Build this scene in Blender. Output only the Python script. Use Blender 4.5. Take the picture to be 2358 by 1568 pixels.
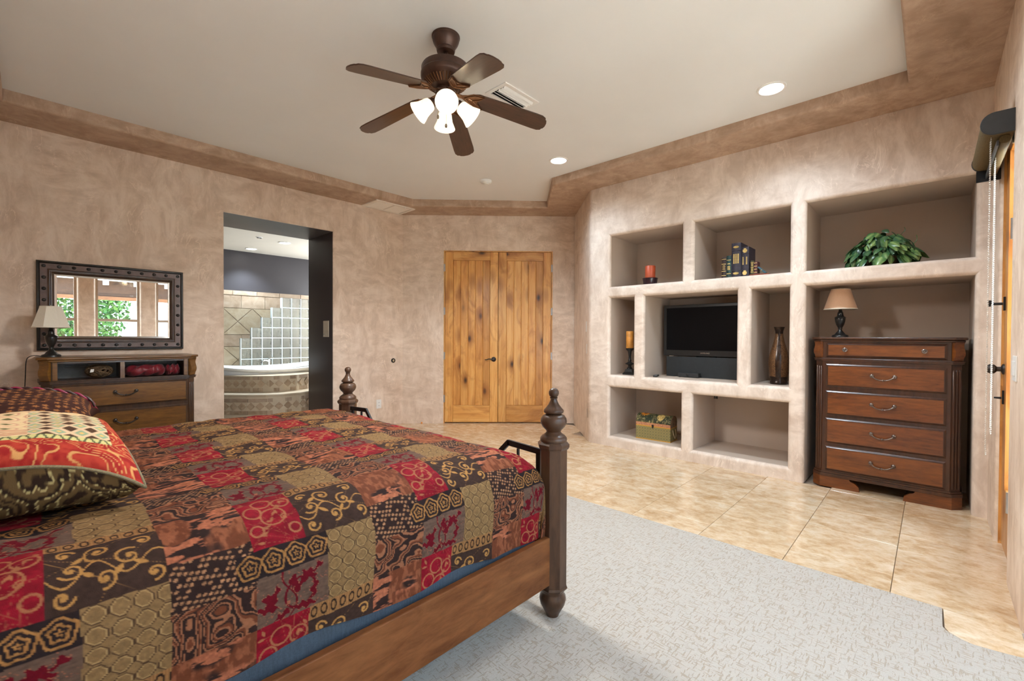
import bpy, bmesh, math, random
import numpy as np
from mathutils import Vector, Matrix
from math import sin, cos, pi, radians, sqrt, atan2

for o in list(bpy.data.objects):
    bpy.data.objects.remove(o)
C = bpy.context.scene.collection
sc = bpy.context.scene
random.seed(7)

# ------------------------------------------------------------------ camera
# world: X runs along the left wall, Y runs along the niche wall, Z up, camera above the origin
CAMH = 1.22
F_PX = 1032.998
yaw, pitch, roll = radians(43.1436), radians(-0.69404), radians(0.27193)
fw = Vector((cos(pitch) * cos(yaw), cos(pitch) * sin(yaw), sin(pitch)))
rt = Vector((sin(yaw), -cos(yaw), 0))
up = rt.cross(fw)
r2 = rt * cos(roll) + up * sin(roll)
u2 = -rt * sin(roll) + up * cos(roll)
cam = bpy.data.cameras.new('camera')
cam.sensor_fit = 'HORIZONTAL'
cam.sensor_width = 36.0
cam.lens = F_PX / 2358 * 36
cam.shift_y = 4.79 / 2358
cam.clip_start = 0.02
camo = bpy.data.objects.new('camera', cam)
C.objects.link(camo)
camo.matrix_world = Matrix(((r2.x, u2.x, -fw.x, 0), (r2.y, u2.y, -fw.y, 0), (r2.z, u2.z, -fw.z, CAMH), (0, 0, 0, 1)))
sc.camera = camo

# ------------------------------------------------------------------ view, world, sun
sc.view_settings.view_transform = 'Standard'
sc.view_settings.look = 'None'
sc.view_settings.gamma = 1
sc.view_settings.use_curve_mapping = False
sc.view_settings.exposure = 2.10
sc.cycles.use_denoising = True
sc.cycles.max_bounces = 10
sc.cycles.diffuse_bounces = 6
sc.cycles.glossy_bounces = 4
sc.cycles.transmission_bounces = 8
sc.cycles.transparent_max_bounces = 8
sc.cycles.sample_clamp_indirect = 6
sc.cycles.caustics_reflective = False
sc.cycles.caustics_refractive = False
SKY = 4.2
w = bpy.data.worlds.new('sky')
sc.world = w
w.use_nodes = True
bg = w.node_tree.nodes['Background']
bg.inputs[0].default_value = (0.58, 0.77, 1.0, 1)
bg.inputs[1].default_value = SKY

def light(name, kind, loc, energy, color=(1, 1, 1), rot=None, **kw):
    l = bpy.data.lights.new(name, kind)
    l.energy = energy
    l.color = color
    for k, v in kw.items():
        setattr(l, k, v)
    o = bpy.data.objects.new(name, l)
    C.objects.link(o)
    o.location = loc
    if rot is not None:
        o.rotation_euler = rot
    return o

light('sun', 'SUN', (0, 0, 20), 9.0, (1.0, 0.97, 0.92), (radians(14), radians(-8), 0), angle=radians(0.6))
# sampling portals in the glazed openings (they only guide the sky light)
WINS = [(-0.09, 0.57), (0.83, 1.50), (1.77, 2.44)]        # window openings along X in the bay wall
WZ0, WZ1, BAYV = 0.45, 2.55, -1.05
for a, b in WINS:
    p = light('window_portal', 'AREA', ((a + b) / 2, BAYV - 0.1, (WZ0 + WZ1) / 2), 1, rot=(radians(90), 0, 0), shape='RECTANGLE', size=b - a, size_y=WZ1 - WZ0)
    p.data.cycles.is_portal = True
p = light('door_portal', 'AREA', (3.64, -0.45, 1.25), 1, rot=(radians(90), 0, 0), shape='RECTANGLE', size=0.34, size_y=1.9)
p.data.cycles.is_portal = True

# ------------------------------------------------------------------ material helpers
class NT:
    def __init__(s, name):
        s.m = bpy.data.materials.new(name)
        s.m.use_nodes = True
        s.t = s.m.node_tree
        s.b = s.t.nodes['Principled BSDF']
        s.x = None
    def n(s, typ, **kw):
        nd = s.t.nodes.new(typ)
        for k, v in kw.items():
            setattr(nd, k, v)
        return nd
    def l(s, a, b):
        s.t.links.new(a, b)
    def set(s, nd, **kw):
        for k, v in kw.items():
            nd.inputs[k.replace('_', ' ')].default_value = v
        return nd
    def co(s, scale=(1, 1, 1), rot=(0, 0, 0), src='Object'):
        if s.x is None:
            s.x = s.n('ShaderNodeTexCoord')
        m = s.n('ShaderNodeMapping')
        m.inputs['Scale'].default_value = scale
        m.inputs['Rotation'].default_value = rot
        s.l(s.x.outputs[src], m.inputs[0])
        return m.outputs[0]
    def noise(s, vec, scale=5, detail=4, rough=.55, dist=0):
        nd = s.n('ShaderNodeTexNoise')
        s.l(vec, nd.inputs['Vector'])
        s.set(nd, Scale=scale, Detail=detail, Roughness=rough, Distortion=dist)
        return nd.outputs[0]
    def ramp(s, fac, stops, interp='LINEAR'):
        r = s.n('ShaderNodeValToRGB')
        r.color_ramp.interpolation = interp
        el = r.color_ramp.elements
        while len(el) < len(stops):
            el.new(0.5)
        for e, (p, c) in zip(el, stops):
            e.position = p
            e.color = (*c, 1) if len(c) == 3 else c
        s.l(fac, r.inputs[0])
        return r.outputs[0]
    def mix(s, fac, a, b, mode='MIX'):
        nd = s.n('ShaderNodeMix', data_type='RGBA', blend_type=mode)
        for inp, v in ((nd.inputs[0], fac), (nd.inputs[6], a), (nd.inputs[7], b)):
            if hasattr(v, 'is_linked') or isinstance(v, bpy.types.NodeSocket):
                s.l(v, inp)
            elif isinstance(v, (int, float)):
                inp.default_value = v
            else:
                inp.default_value = (*v, 1)
        return nd.outputs[2]
    def math(s, op, a, b=0.0, c=None):
        nd = s.n('ShaderNodeMath', operation=op)
        for i, v in enumerate((a, b) if c is None else (a, b, c)):
            if isinstance(v, bpy.types.NodeSocket):
                s.l(v, nd.inputs[i])
            else:
                nd.inputs[i].default_value = v
        return nd.outputs[0]
    def bump(s, h, strength=.2, dist=.01):
        b = s.n('ShaderNodeBump')
        b.inputs['Strength'].default_value = strength
        b.inputs['Distance'].default_value = dist
        s.l(h, b.inputs['Height'])
        s.l(b.outputs[0], s.b.inputs['Normal'])
    def color(s, c):
        if isinstance(c, bpy.types.NodeSocket):
            s.l(c, s.b.inputs['Base Color'])
        else:
            s.b.inputs['Base Color'].default_value = (*c, 1)
    def pr(s, **kw):
        for k, v in kw.items():
            s.b.inputs[k.replace('_', ' ')].default_value = v
        return s

def plain(name, c, rough=.5, metal=0, var=.12, scale=30, **kw):
    """a plain paint / metal / plastic with slight procedural mottling"""
    t = NT(name)
    n = t.noise(t.co(), scale, 3)
    d = tuple(max(0, x * (1 - var)) for x in c)
    e = tuple(min(1, x * (1 + var)) for x in c)
    t.color(t.ramp(n, [(.3, d), (.7, e)]))
    t.pr(Roughness=rough, Metallic=metal, **kw)
    return t.m

def wood(name, dark, mid, lightc, scale=(1, 1, 1), rough=.35, coat=.2, rot=(0, 0, 0), grain=9, bump=.05, spec=.5):
    """long-grain wood; grain runs along the axis with the smallest scale"""
    t = NT(name)
    v = t.co(scale, rot)
    big = t.noise(v, 1.6, 3, .5, .6)
    fine = t.noise(v, grain, 6, .65, .4)
    c1 = t.ramp(big, [(.3, dark), (.5, mid), (.72, lightc)])
    c2 = t.ramp(fine, [(.3, tuple(x * .55 for x in dark)), (.62, lightc)])
    t.color(t.mix(.45, c1, c2))
    t.pr(Roughness=rough, Coat_Weight=coat, Coat_Roughness=.15, Specular_IOR_Level=spec)
    t.bump(fine, bump, .003)
    return t.m

def plaster(name, dark, mid, lightc, rough=.55):
    t = NT(name)
    v = t.co()
    warp = t.noise(v, 1.7, 3, .5)
    big = t.noise(v, 1.3, 5, .62, 1.3)
    s1 = t.noise(t.co((1, 1, .40), (0.5, 0.6, 0.3)), 8.5, 7, .70, .5)
    s2 = t.noise(t.co((.45, .45, 1), (-.6, .5, .8)), 10.5, 7, .70, .4)
    strokes = t.mix(t.ramp(warp, [(.42, (0, 0, 0)), (.58, (1, 1, 1))]), s1, s2)
    c = t.ramp(big, [(.34, dark), (.5, mid), (.68, lightc)])
    k = t.ramp(strokes, [(.39, tuple(x * .92 for x in dark)), (.5, mid), (.61, tuple(min(1, x * 1.08) for x in lightc))])
    fine = t.noise(t.co((1, 1, .45), (.3, .9, .1)), 7, 4, .6, .9)
    ridge = t.math('ABSOLUTE', t.math('SUBTRACT', fine, .5))
    patch = t.ramp(t.noise(v, 4.5, 2, .5), [(.50, (0, 0, 0)), (.62, (1, 1, 1))])
    scr = t.math('MULTIPLY', t.ramp(ridge, [(.0, (.5, .5, .5)), (.016, (0, 0, 0))]), patch)
    t.color(t.mix(scr, t.mix(.55, c, k), tuple(min(1, x * 1.22) for x in lightc)))
    t.pr(Roughness=rough)
    t.b.inputs['Specular IOR Level'].default_value = .35
    t.bump(strokes, .18, .006)
    return t.m

M = {}
M['plaster'] = plaster('plaster', (.605, .455, .345), (.715, .570, .455), (.80, .675, .57))
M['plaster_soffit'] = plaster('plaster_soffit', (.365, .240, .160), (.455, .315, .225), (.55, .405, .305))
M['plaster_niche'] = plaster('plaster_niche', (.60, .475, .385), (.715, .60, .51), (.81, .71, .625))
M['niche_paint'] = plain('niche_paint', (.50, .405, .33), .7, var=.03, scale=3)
M['ceiling'] = plain('ceiling_paint', (.80, .80, .79), .75, var=.015, scale=2)
M['brown_paint'] = plain('brown_paint', (.062, .047, .044), .38, var=.04, scale=4)
M['bath_paint'] = plain('bath_paint', (.040, .034, .037), .5, var=.04, scale=4)
M['bath_ceiling'] = plain('bath_ceiling', (.66, .61, .53), .8, var=.02, scale=3)
M['white_plastic'] = plain('white_plastic', (.80, .80, .78), .35, var=.01)
M['cream_plastic'] = plain('cream_plastic', (.62, .55, .43), .4, var=.02)
M['white_metal'] = plain('white_metal', (.84, .83, .81), .4, var=.02)
M['grille_cream'] = plain('grille_cream', (.82, .75, .66), .45, var=.02)
M['black'] = plain('black_gloss', (.012, .012, .012), .28, var=.2)
M['black_matte'] = plain('black_matte', (.018, .018, .019), .55, var=.2)
M['shade_cap'] = plain('shade_cap', (.030, .032, .032), .5, var=.1)
M['black_metal'] = plain('black_metal', (.010, .010, .011), .45, .3, var=.2)
M['bronze'] = plain('oil_bronze', (.05, .042, .038), .4, .75, var=.25)
M['pewter'] = plain('pewter', (.20, .17, .155), .3, .9, var=.3, scale=60)
M['pewter_dark'] = plain('pewter_dark', (.07, .06, .056), .32, .8, var=.3, scale=60)
M['steel'] = plain('brushed_steel', (.55, .56, .57), .3, .95, var=.1)
M['chrome'] = plain('chrome', (.75, .76, .77), .12, 1, var=.03)
M['brass'] = plain('brass', (.62, .52, .34), .35, .6, var=.1)
M['cherry'] = wood('cherry_wood', (.072, .0175, .0040), (.150, .040, .0075), (.235, .074, .014), (1.2, 3, 7), .3, .35)
M['cherry_dark'] = wood('cherry_dark', (.024, .0075, .0030), (.048, .0145, .0050), (.080, .026, .0085), (4, 4, .8), .3, .35)
M['chest2'] = wood('honey_cherry', (.075, .026, .0040), (.150, .060, .0085), (.230, .104, .016), (1.2, 3, 7), .32, .3)
M['chest2_dark'] = wood('honey_cherry_dark', (.022, .0085, .0035), (.046, .0175, .0060), (.080, .033, .0105), (4, 4, .8), .34, .3)
M['bedwood'] = wood('bed_wood', (.115, .037, .0125), (.175, .062, .021), (.235, .095, .034), (1.5, 6, 6), .45, .02, grain=6, spec=.12)
M['bedpost'] = wood('bed_post_wood', (.034, .0155, .0080), (.064, .030, .0160), (.105, .053, .029), (6, 6, 1.2), .34, .12, grain=7, spec=.35)
M['fan_wood'] = wood('walnut_blade', (.024, .0095, .0055), (.050, .020, .0115), (.085, .036, .021), (1.0, 7, 7), .3, .3, grain=10)
M['fan_metal'] = plain('bronze_brown', (.075, .038, .027), .38, .45, var=.2, scale=25)
M['fan_copper'] = plain('antique_copper', (.17, .078, .036), .34, .7, var=.2, scale=40)

def knotty():
    t = NT('knotty_alder')
    info = t.n('ShaderNodeObjectInfo')
    off = t.n('ShaderNodeVectorMath', operation='ADD')
    cmb = t.n('ShaderNodeCombineXYZ')
    t.l(t.math('MULTIPLY', info.outputs['Random'], 37.0), cmb.inputs[0])
    t.l(t.math('MULTIPLY', info.outputs['Random'], 91.0), cmb.inputs[2])
    if t.x is None:
        t.x = t.n('ShaderNodeTexCoord')
    t.l(t.x.outputs['Object'], off.inputs[0])
    t.l(cmb.outputs[0], off.inputs[1])
    def mp(scale):
        m = t.n('ShaderNodeMapping')
        m.inputs['Scale'].default_value = scale
        t.l(off.outputs[0], m.inputs[0])
        return m.outputs[0]
    grain = t.noise(mp((8, 8, .55)), 3.2, 6, .6, .8)
    blot = t.noise(mp((3.2, 3.2, 1.3)), 1.6, 4, .6, 1.2)
    vor = t.n('ShaderNodeTexVoronoi')
    t.l(mp((5.2, 5.2, 2.6)), vor.inputs['Vector'])
    t.set(vor, Scale=1.0, Randomness=1.0)
    knot = t.ramp(vor.outputs['Distance'], [(.045, (1, 1, 1)), (.16, (0, 0, 0))])
    halo = t.ramp(vor.outputs['Distance'], [(.1, (1, 1, 1)), (.42, (0, 0, 0))])
    sel = t.n('ShaderNodeSeparateColor')
    t.l(vor.outputs['Color'], sel.inputs[0])
    pick = t.ramp(sel.outputs[0], [(.26, (0, 0, 0)), (.30, (1, 1, 1))])
    base = t.ramp(grain, [(.25, (.60, .27, .065)), (.5, (.76, .40, .120)), (.75, (.86, .54, .205))])
    base = t.mix(t.ramp(blot, [(.5, (0, 0, 0)), (.72, (.75, .75, .75))]), base, (.36, .125, .022))
    hue = t.ramp(info.outputs['Random'], [(0, (.72, .62, .50)), (.4, (1, 1, 1)), (.7, (.90, .80, .66)), (1, (1.0, .96, .88))])
    base = t.mix(1.0, base, hue, 'MULTIPLY')
    base = t.mix(t.math('MULTIPLY', t.math('MULTIPLY', halo, pick), .75), base, (.25, .075, .012))
    base = t.mix(t.math('MULTIPLY', knot, pick), base, (.025, .012, .006))
    t.color(base)
    t.pr(Roughness=.34, Coat_Weight=.3, Coat_Roughness=.18)
    return t.m
M['alder'] = knotty()

def travertine():
    t = NT('travertine')
    info = t.n('ShaderNodeObjectInfo')
    cmb = t.n('ShaderNodeCombineXYZ')
    for i, k in enumerate((23.0, 57.0, 11.0)):
        t.l(t.math('MULTIPLY', info.outputs['Random'], k), cmb.inputs[i])
    off = t.n('ShaderNodeVectorMath', operation='ADD')
    t.x = t.n('ShaderNodeTexCoord')
    t.l(t.x.outputs['Object'], off.inputs[0])
    t.l(cmb.outputs[0], off.inputs[1])
    def mp(scale, rot=(0, 0, 0)):
        m = t.n('ShaderNodeMapping')
        m.inputs['Scale'].default_value = scale
        m.inputs['Rotation'].default_value = rot
        t.l(off.outputs[0], m.inputs[0])
        return m.outputs[0]
    cloud = t.noise(mp((3.4, 2.4, 1)), 2.2, 8, .68, .4)
    vein = t.noise(mp((9, 5.5, 1), (0, 0, .3)), 2.1, 9, .76, .3)
    pits = t.noise(mp((60, 22, 1)), 1.5, 3, .6)
    base = t.ramp(cloud, [(.36, (.48, .295, .14)), (.46, (.65, .465, .28)), (.56, (.76, .60, .42)), (.66, (.85, .75, .60))])
    v2 = t.ramp(vein, [(.38, (.50, .315, .15)), (.5, (.73, .56, .375)), (.62, (.85, .75, .60))])
    c = t.mix(.5, base, v2)
    hue = t.ramp(info.outputs['Random'], [(0, (.84, .80, .74)), (1, (1, 1, 1))])
    c = t.mix(1.0, c, hue, 'MULTIPLY')
    pm = t.math('MULTIPLY', t.ramp(pits, [(.66, (0, 0, 0)), (.74, (1, 1, 1))]), t.ramp(cloud, [(.45, (.1, .1, .1)), (.6, (.8, .8, .8))]))
    c = t.mix(t.math('MULTIPLY', pm, .6), c, (.25, .17, .10))
    t.color(c)
    t.pr(Roughness=.22, Coat_Weight=.25, Coat_Roughness=.12)
    return t.m
M['travertine'] = travertine()

def stone(name, stops, sc_=6, rough=.45):
    t = NT(name)
    info = t.n('ShaderNodeObjectInfo')
    n = t.noise(t.co(), sc_, 6, .65, .8)
    c = t.ramp(n, stops)
    c = t.mix(1.0, c, t.ramp(info.outputs['Random'], [(0, (.78, .76, .74)), (1, (1, 1, 1))]), 'MULTIPLY')
    t.color(c)
    t.pr(Roughness=rough)
    return t.m
M['bath_tile'] = stone('bath_tile', [(.3, (.40, .30, .19)), (.5, (.50, .40, .27)), (.7, (.58, .49, .36))])
M['bath_tile_dk'] = stone('bath_tile_brown', [(.3, (.33, .23, .15)), (.5, (.45, .335, .235)), (.7, (.54, .42, .31))])
M['bath_diamond'] = stone('bath_diamond', [(.3, (.40, .285, .18)), (.5, (.52, .385, .26)), (.7, (.60, .465, .32))], 14)
M['bath_cream'] = stone('bath_cream', [(.3, (.66, .54, .38)), (.7, (.74, .63, .47))], 8)

def carpet():
    t = NT('carpet_pile')
    v = t.co()
    fine = t.noise(v, 420, 3, .7)
    mid = t.noise(v, 60, 3, .6)
    base = t.ramp(fine, [(.3, (.42, .39, .345)), (.55, (.50, .460, .405)), (.8, (.58, .545, .49))])
    # small tan dashes in two directions
    def dash(rot, sx, sy, seed):
        m = t.co((sx, sy, 1), (0, 0, rot))
        ad = t.n('ShaderNodeVectorMath', operation='ADD')
        t.l(m, ad.inputs[0])
        ad.inputs[1].default_value = (seed, seed * 1.7, 0)
        vo = t.n('ShaderNodeTexNoise')
        t.l(ad.outputs[0], vo.inputs['Vector'])
        t.set(vo, Scale=1.0, Detail=2.5, Roughness=.55, Distortion=.5)
        return t.ramp(vo.outputs[0], [(.575, (0, 0, 0)), (.61, (1, 1, 1))])
    d1 = dash(0, 24, 125, 3.1)
    d2 = dash(0, 125, 24, 7.7)
    d = t.math('MAXIMUM', d1, d2)
    t.color(t.mix(t.math('MULTIPLY', d, .75), base, (.36, .285, .205)))
    t.pr(Roughness=.95, Sheen_Weight=.25, Sheen_Roughness=.5)
    t.b.inputs['Specular IOR Level'].default_value = .1
    hh = t.math('ADD', t.math('MULTIPLY', fine, .5), t.math('SUBTRACT', t.math('MULTIPLY', mid, .4), t.math('MULTIPLY', d, .35)))
    t.bump(hh, .6, .006)
    return t.m
M['carpet'] = carpet()

def vcol(name, rough=.8, sheen=.15, bscale=500, bstr=.25, spec=.3):
    t = NT(name)
    a = t.n('ShaderNodeAttribute', attribute_name='Col')
    t.color(a.outputs['Color'])
    t.pr(Roughness=rough, Sheen_Weight=sheen, Specular_IOR_Level=spec)
    t.bump(t.noise(t.co(), bscale, 2, .6), bstr, .002)
    return t.m
M['quilt'] = vcol('quilt_fabric', .85, .0, spec=.12)
M['pillow_fab'] = vcol('pillow_fabric', .85, .0, spec=.12)
M['print'] = vcol('printed_paper', .6, 0, 200, .02)

def fabric(name, c, scale=220, rough=.85, var=.25, sheen=.2):
    t = NT(name)
    wv = t.noise(t.co((1, 1, 1)), scale, 2, .6)
    st = t.noise(t.co((1, 1, .12)), scale * .8, 2, .6)
    t.color(t.ramp(t.mix(.5, wv, st), [(.35, tuple(x * (1 - var) for x in c)), (.65, tuple(min(1, x * (1 + var)) for x in c))]))
    t.pr(Roughness=rough, Sheen_Weight=sheen)
    t.bump(wv, .25, .002)
    return t.m
M['boxspring'] = fabric('blue_linen', (.040, .062, .090))
M['redcloth'] = fabric('red_satin', (.165, .004, .012), 60, .45)
M['ivory_shade'] = fabric('ivory_shade', (.74, .70, .60), 300, .8, .04)
M['tan_shade'] = fabric('tan_shade', (.56, .35, .22), 300, .8, .05)
M['shade_in'] = plain('shade_lining', (.75, .70, .60), .8, var=.02)
M['shade_weave'] = fabric('olive_weave', (.125, .085, .032), 260, .85, .35, 0)
M['mattress'] = fabric('white_ticking', (.7, .68, .64), 200, .85, .05)
M['twig'] = wood('twig', (.03, .014, .006), (.085, .045, .018), (.20, .12, .055), (9, 9, 9), .7, 0)

def glassm(name, rough=.0, tint=(1, 1, 1), ior=1.45, bump=0):
    t = NT(name)
    t.color(tint)
    t.pr(Roughness=rough, IOR=ior)
    t.b.inputs['Transmission Weight'].default_value = .93 if bump else 1
    if bump:
        t.bump(t.noise(t.co(), 38, 2, .5, 1.0), bump, .02)
    return t.m
def pane(name):
    """thin window pane: mostly clear, with a weak mirror reflection"""
    t = NT(name)
    out = t.t.nodes['Material Output']
    tr = t.n('ShaderNodeBsdfTransparent')
    tr.inputs[0].default_value = (.95, .97, .96, 1)
    gl = t.n('ShaderNodeBsdfGlossy')
    gl.inputs['Roughness'].default_value = 0.01
    mx = t.n('ShaderNodeMixShader')
    mx.inputs[0].default_value = .06
    t.l(tr.outputs[0], mx.inputs[1])
    t.l(gl.outputs[0], mx.inputs[2])
    t.l(mx.outputs[0], out.inputs[0])
    return t.m
M['pane'] = pane('window_pane')
M['glassblock'] = glassm('glass_block', .02, (.90, .98, .97), 1.4, 1.0)
M['mortar'] = plain('mortar_white', (.68, .76, .76), .5, var=.02)
M['mirror'] = plain('mirror_silver', (.93, .94, .93), .005, 1, var=0)
M['screen'] = plain('tv_screen', (.004, .004, .005), .15, var=.05, Specular_IOR_Level=.12)
M['candle_red'] = plain('red_wax', (.50, .085, .030), .42, var=.12, scale=12)
M['candle_orange'] = plain('amber_wax', (.60, .255, .045), .5, var=.3, scale=18)
M['purple_glass'] = plain('dark_purple_glass', (.030, .012, .018), .12, var=.2)
M['porcelain'] = plain('white_acrylic', (.83, .84, .84), .12, var=.01)
M['gold'] = plain('gold_leaf', (.55, .39, .13), .35, .4, var=.2)
M['page'] = plain('book_pages', (.55, .45, .30), .8, var=.1)
M['orange'] = plain('orange_plastic', (.85, .30, .03), .4, var=.05)
M['frame_tan'] = plain('frame_tan', (.46, .36, .27), .5, var=.08)
M['cord'] = plain('cord_black', (.012, .012, .012), .5, var=.1)
M['bead'] = plain('bead_chain', (.66, .63, .57), .35, .3, var=.05)

def emit(name, c, s):
    t = NT(name)
    t.color((.8, .8, .8))
    t.b.inputs['Emission Color'].default_value = (*c, 1)
    t.b.inputs['Emission Strength'].default_value = s
    return t.m
M['can_lens'] = emit('can_lens', (1, .98, .94), 6)
M['bulb'] = emit('bulb', (1, .90, .72), 4)
def frosted():
    t = NT('alabaster_glass')
    n = t.noise(t.co(), 14, 4, .6, 1.0)
    t.color(t.ramp(n, [(.35, (.80, .70, .54)), (.65, (.93, .88, .78))]))
    t.pr(Roughness=.4)
    t.b.inputs['Emission Color'].default_value = (1, .84, .58, 1)
    t.b.inputs['Emission Strength'].default_value = .30
    return t.m
M['frosted'] = frosted()

# ------------------------------------------------------------------ mesh helpers
class MB:
    def __init__(s):
        s.v, s.f, s.mi = [], [], []
    def add(s, vs, fs, mi=0):
        k = len(s.v)
        s.v += [tuple(x) for x in vs]
        s.f += [tuple(i + k for i in f) for f in fs]
        s.mi += [mi] * len(fs)
        return s
    def box(s, a, b, mi=0, m=None):
        x0, y0, z0 = a
        x1, y1, z1 = b
        vs = [(x0, y0, z0), (x1, y0, z0), (x1, y1, z0), (x0, y1, z0), (x0, y0, z1), (x1, y0, z1), (x1, y1, z1), (x0, y1, z1)]
        if m is not None:
            vs = [m @ Vector(q) for q in vs]
        return s.add(vs, [(0, 3, 2, 1), (4, 5, 6, 7), (0, 1, 5, 4), (1, 2, 6, 5), (2, 3, 7, 6), (3, 0, 4, 7)], mi)
    def prism(s, poly, z0, z1, mi=0, m=None, top=None):
        """poly: list of (x, y) counter-clockwise, extruded along z"""
        n = len(poly)
        tp = top or poly
        vs = [(x, y, z0) for x, y in poly] + [(x, y, z1) for x, y in tp]
        if m is not None:
            vs = [m @ Vector(q) for q in vs]
        fs = [tuple(range(n))[::-1], tuple(range(n, 2 * n))] + [(i, (i + 1) % n, (i + 1) % n + n, i + n) for i in range(n)]
        return s.add(vs, fs, mi)
    def lathe(s, prof, n=24, mi=0, m=None, a0=0, a1=2 * pi, rot=0):
        """prof: list of (r, z) from bottom to top"""
        full = abs(a1 - a0 - 2 * pi) < 1e-6
        k = n if full else n + 1
        vs = []
        for r, z in prof:
            for i in range(k):
                a = a0 + (a1 - a0) * i / n + rot
                vs.append((r * cos(a), r * sin(a), z))
        fs = []
        for j in range(len(prof) - 1):
            for i in range(n):
                p, q = i, (i + 1) % k
                fs.append((j * k + p, j * k + q, (j + 1) * k + q, (j + 1) * k + p))
        if full:
            if prof[0][0] > 1e-5:
                fs.append(tuple(range(k))[::-1])
            if prof[-1][0] > 1e-5:
                fs.append(tuple((len(prof) - 1) * k + i for i in range(k)))
        if m is not None:
            vs = [m @ Vector(q) for q in vs]
        return s.add(vs, fs, mi)
    def tube(s, pts, r, n=8, mi=0, closed=False, m=None):
        pts = [Vector(p) for p in pts]
        rs = r if isinstance(r, (list, tuple)) else [r] * len(pts)
        L = len(pts)
        vs = []
        ref = Vector((0, 0, 1))
        for i, p in enumerate(pts):
            if closed:
                d = pts[(i + 1) % L] - pts[i - 1]
            else:
                d = pts[min(i + 1, L - 1)] - pts[max(i - 1, 0)]
            d.normalize()
            a = d.cross(ref)
            if a.length < .05:
                a = d.cross(Vector((1, 0, 0)))
            a.normalize()
            b = d.cross(a)
            for k in range(n):
                t = 2 * pi * k / n
                vs.append(p + (a * cos(t) + b * sin(t)) * rs[i])
        fs = []
        for i in range(L if closed else L - 1):
            j = (i + 1) % L
            for k in range(n):
                l = (k + 1) % n
                fs.append((i * n + k, j * n + k, j * n + l, i * n + l))
        if not closed:
            fs.append(tuple(range(n)))
            fs.append(tuple((L - 1) * n + k for k in range(n))[::-1])
        if m is not None:
            vs = [m @ Vector(q) for q in vs]
        return s.add(vs, fs, mi)
    def ball(s, c, r, n=10, mi=0, sz=(1, 1, 1), m=None):
        prof = []
        h = max(4, n // 2)
        for i in range(h + 1):
            t = -pi / 2 + pi * i / h
            prof.append((r * cos(t) if 0 < i < h else 0, r * sin(t)))
        mm = Matrix.Translation(c) @ Matrix.Diagonal((*sz, 1))
        return s.lathe(prof, n, mi, (m @ mm) if m is not None else mm)
    def grid(s, P, mi=0, flip=False):
        """P[i][j] points"""
        a, b = len(P), len(P[0])
        vs = [p for row in P for p in row]
        fs = []
        for i in range(a - 1):
            for j in range(b - 1):
                q = (i * b + j, i * b + j + 1, (i + 1) * b + j + 1, (i + 1) * b + j)
                fs.append(q[::-1] if flip else q)
        return s.add(vs, fs, mi)
    def mesh(s, name, fix=True):
        me = bpy.data.meshes.new(name)
        me.from_pydata(s.v, [], s.f)
        if s.mi and max(s.mi) > 0:
            me.polygons.foreach_set('material_index', s.mi)
        if fix:
            bm = bmesh.new()
            bm.from_mesh(me)
            bmesh.ops.remove_doubles(bm, verts=bm.verts, dist=1e-6)
            bmesh.ops.recalc_face_normals(bm, faces=bm.faces)
            bm.to_mesh(me)
            bm.free()
        me.update()
        return me

def smooth(me, ang=35):
    me.polygons.foreach_set('use_smooth', [True] * len(me.polygons))
    bm = bmesh.new()
    bm.from_mesh(me)
    lim = radians(ang)
    for e in bm.edges:
        e.smooth = len(e.link_faces) == 2 and e.calc_face_angle(0) < lim
    bm.to_mesh(me)
    bm.free()

def obj(name, mb, mats, parent=None, ang=35, loc=None, rotz=None, bevel=0, fix=True, seg=2):
    me = mb.mesh(name, fix) if isinstance(mb, MB) else mb
    if isinstance(mb, MB):
        if bevel:
            bm = bmesh.new()
            bm.from_mesh(me)
            ed = [e for e in bm.edges if len(e.link_faces) == 2 and e.calc_face_angle(0) > radians(40)]
            bmesh.ops.bevel(bm, geom=ed, offset=bevel, segments=seg, profile=.5, affect='EDGES', clamp_overlap=True)
            bm.to_mesh(me)
            bm.free()
        if ang:
            smooth(me, ang)
        for m in (mats if isinstance(mats, (list, tuple)) else [mats]):
            me.materials.append(M[m] if isinstance(m, str) else m)
    o = bpy.data.objects.new(name, me)
    C.objects.link(o)
    if parent is not None:
        o.parent = parent
    if loc is not None:
        o.location = loc
    if rotz is not None:
        o.rotation_euler = (0, 0, rotz)
    return o

def tag(o, label=None, cat=None, group=None, kind=None):
    if label:
        o['label'] = label
    if cat:
        o['category'] = cat
    if group:
        o['group'] = group
    if kind:
        o['kind'] = kind
    return o

def thing(name, label, cat, loc=(0, 0, 0), rotz=0, group=None):
    o = bpy.data.objects.new(name, None)
    o.empty_display_size = .1
    C.objects.link(o)
    o.location = loc
    o.rotation_euler = (0, 0, rotz)
    return tag(o, label, cat, group)

def struct(name, mb, mats, **kw):
    o = obj(name, mb, mats, **kw)
    if o.parent is None:
        o['kind'] = 'structure'
    return o

def text_mesh(s, size, extrude=.0004):
    cu = bpy.data.curves.new('lettering', 'FONT')
    cu.body = s
    cu.size = size
    cu.extrude = extrude
    cu.align_x = 'CENTER'
    cu.align_y = 'CENTER'
    o = bpy.data.objects.new('lettering', cu)
    C.objects.link(o)
    bpy.context.view_layer.update()
    me = bpy.data.meshes.new_from_object(o.evaluated_get(bpy.context.evaluated_depsgraph_get()))
    bpy.data.objects.remove(o)
    return me

def arc(c, r, a0, a1, n):
    return [(c[0] + r * cos(a0 + (a1 - a0) * i / n), c[1] + r * sin(a0 + (a1 - a0) * i / n)) for i in range(n + 1)]
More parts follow.
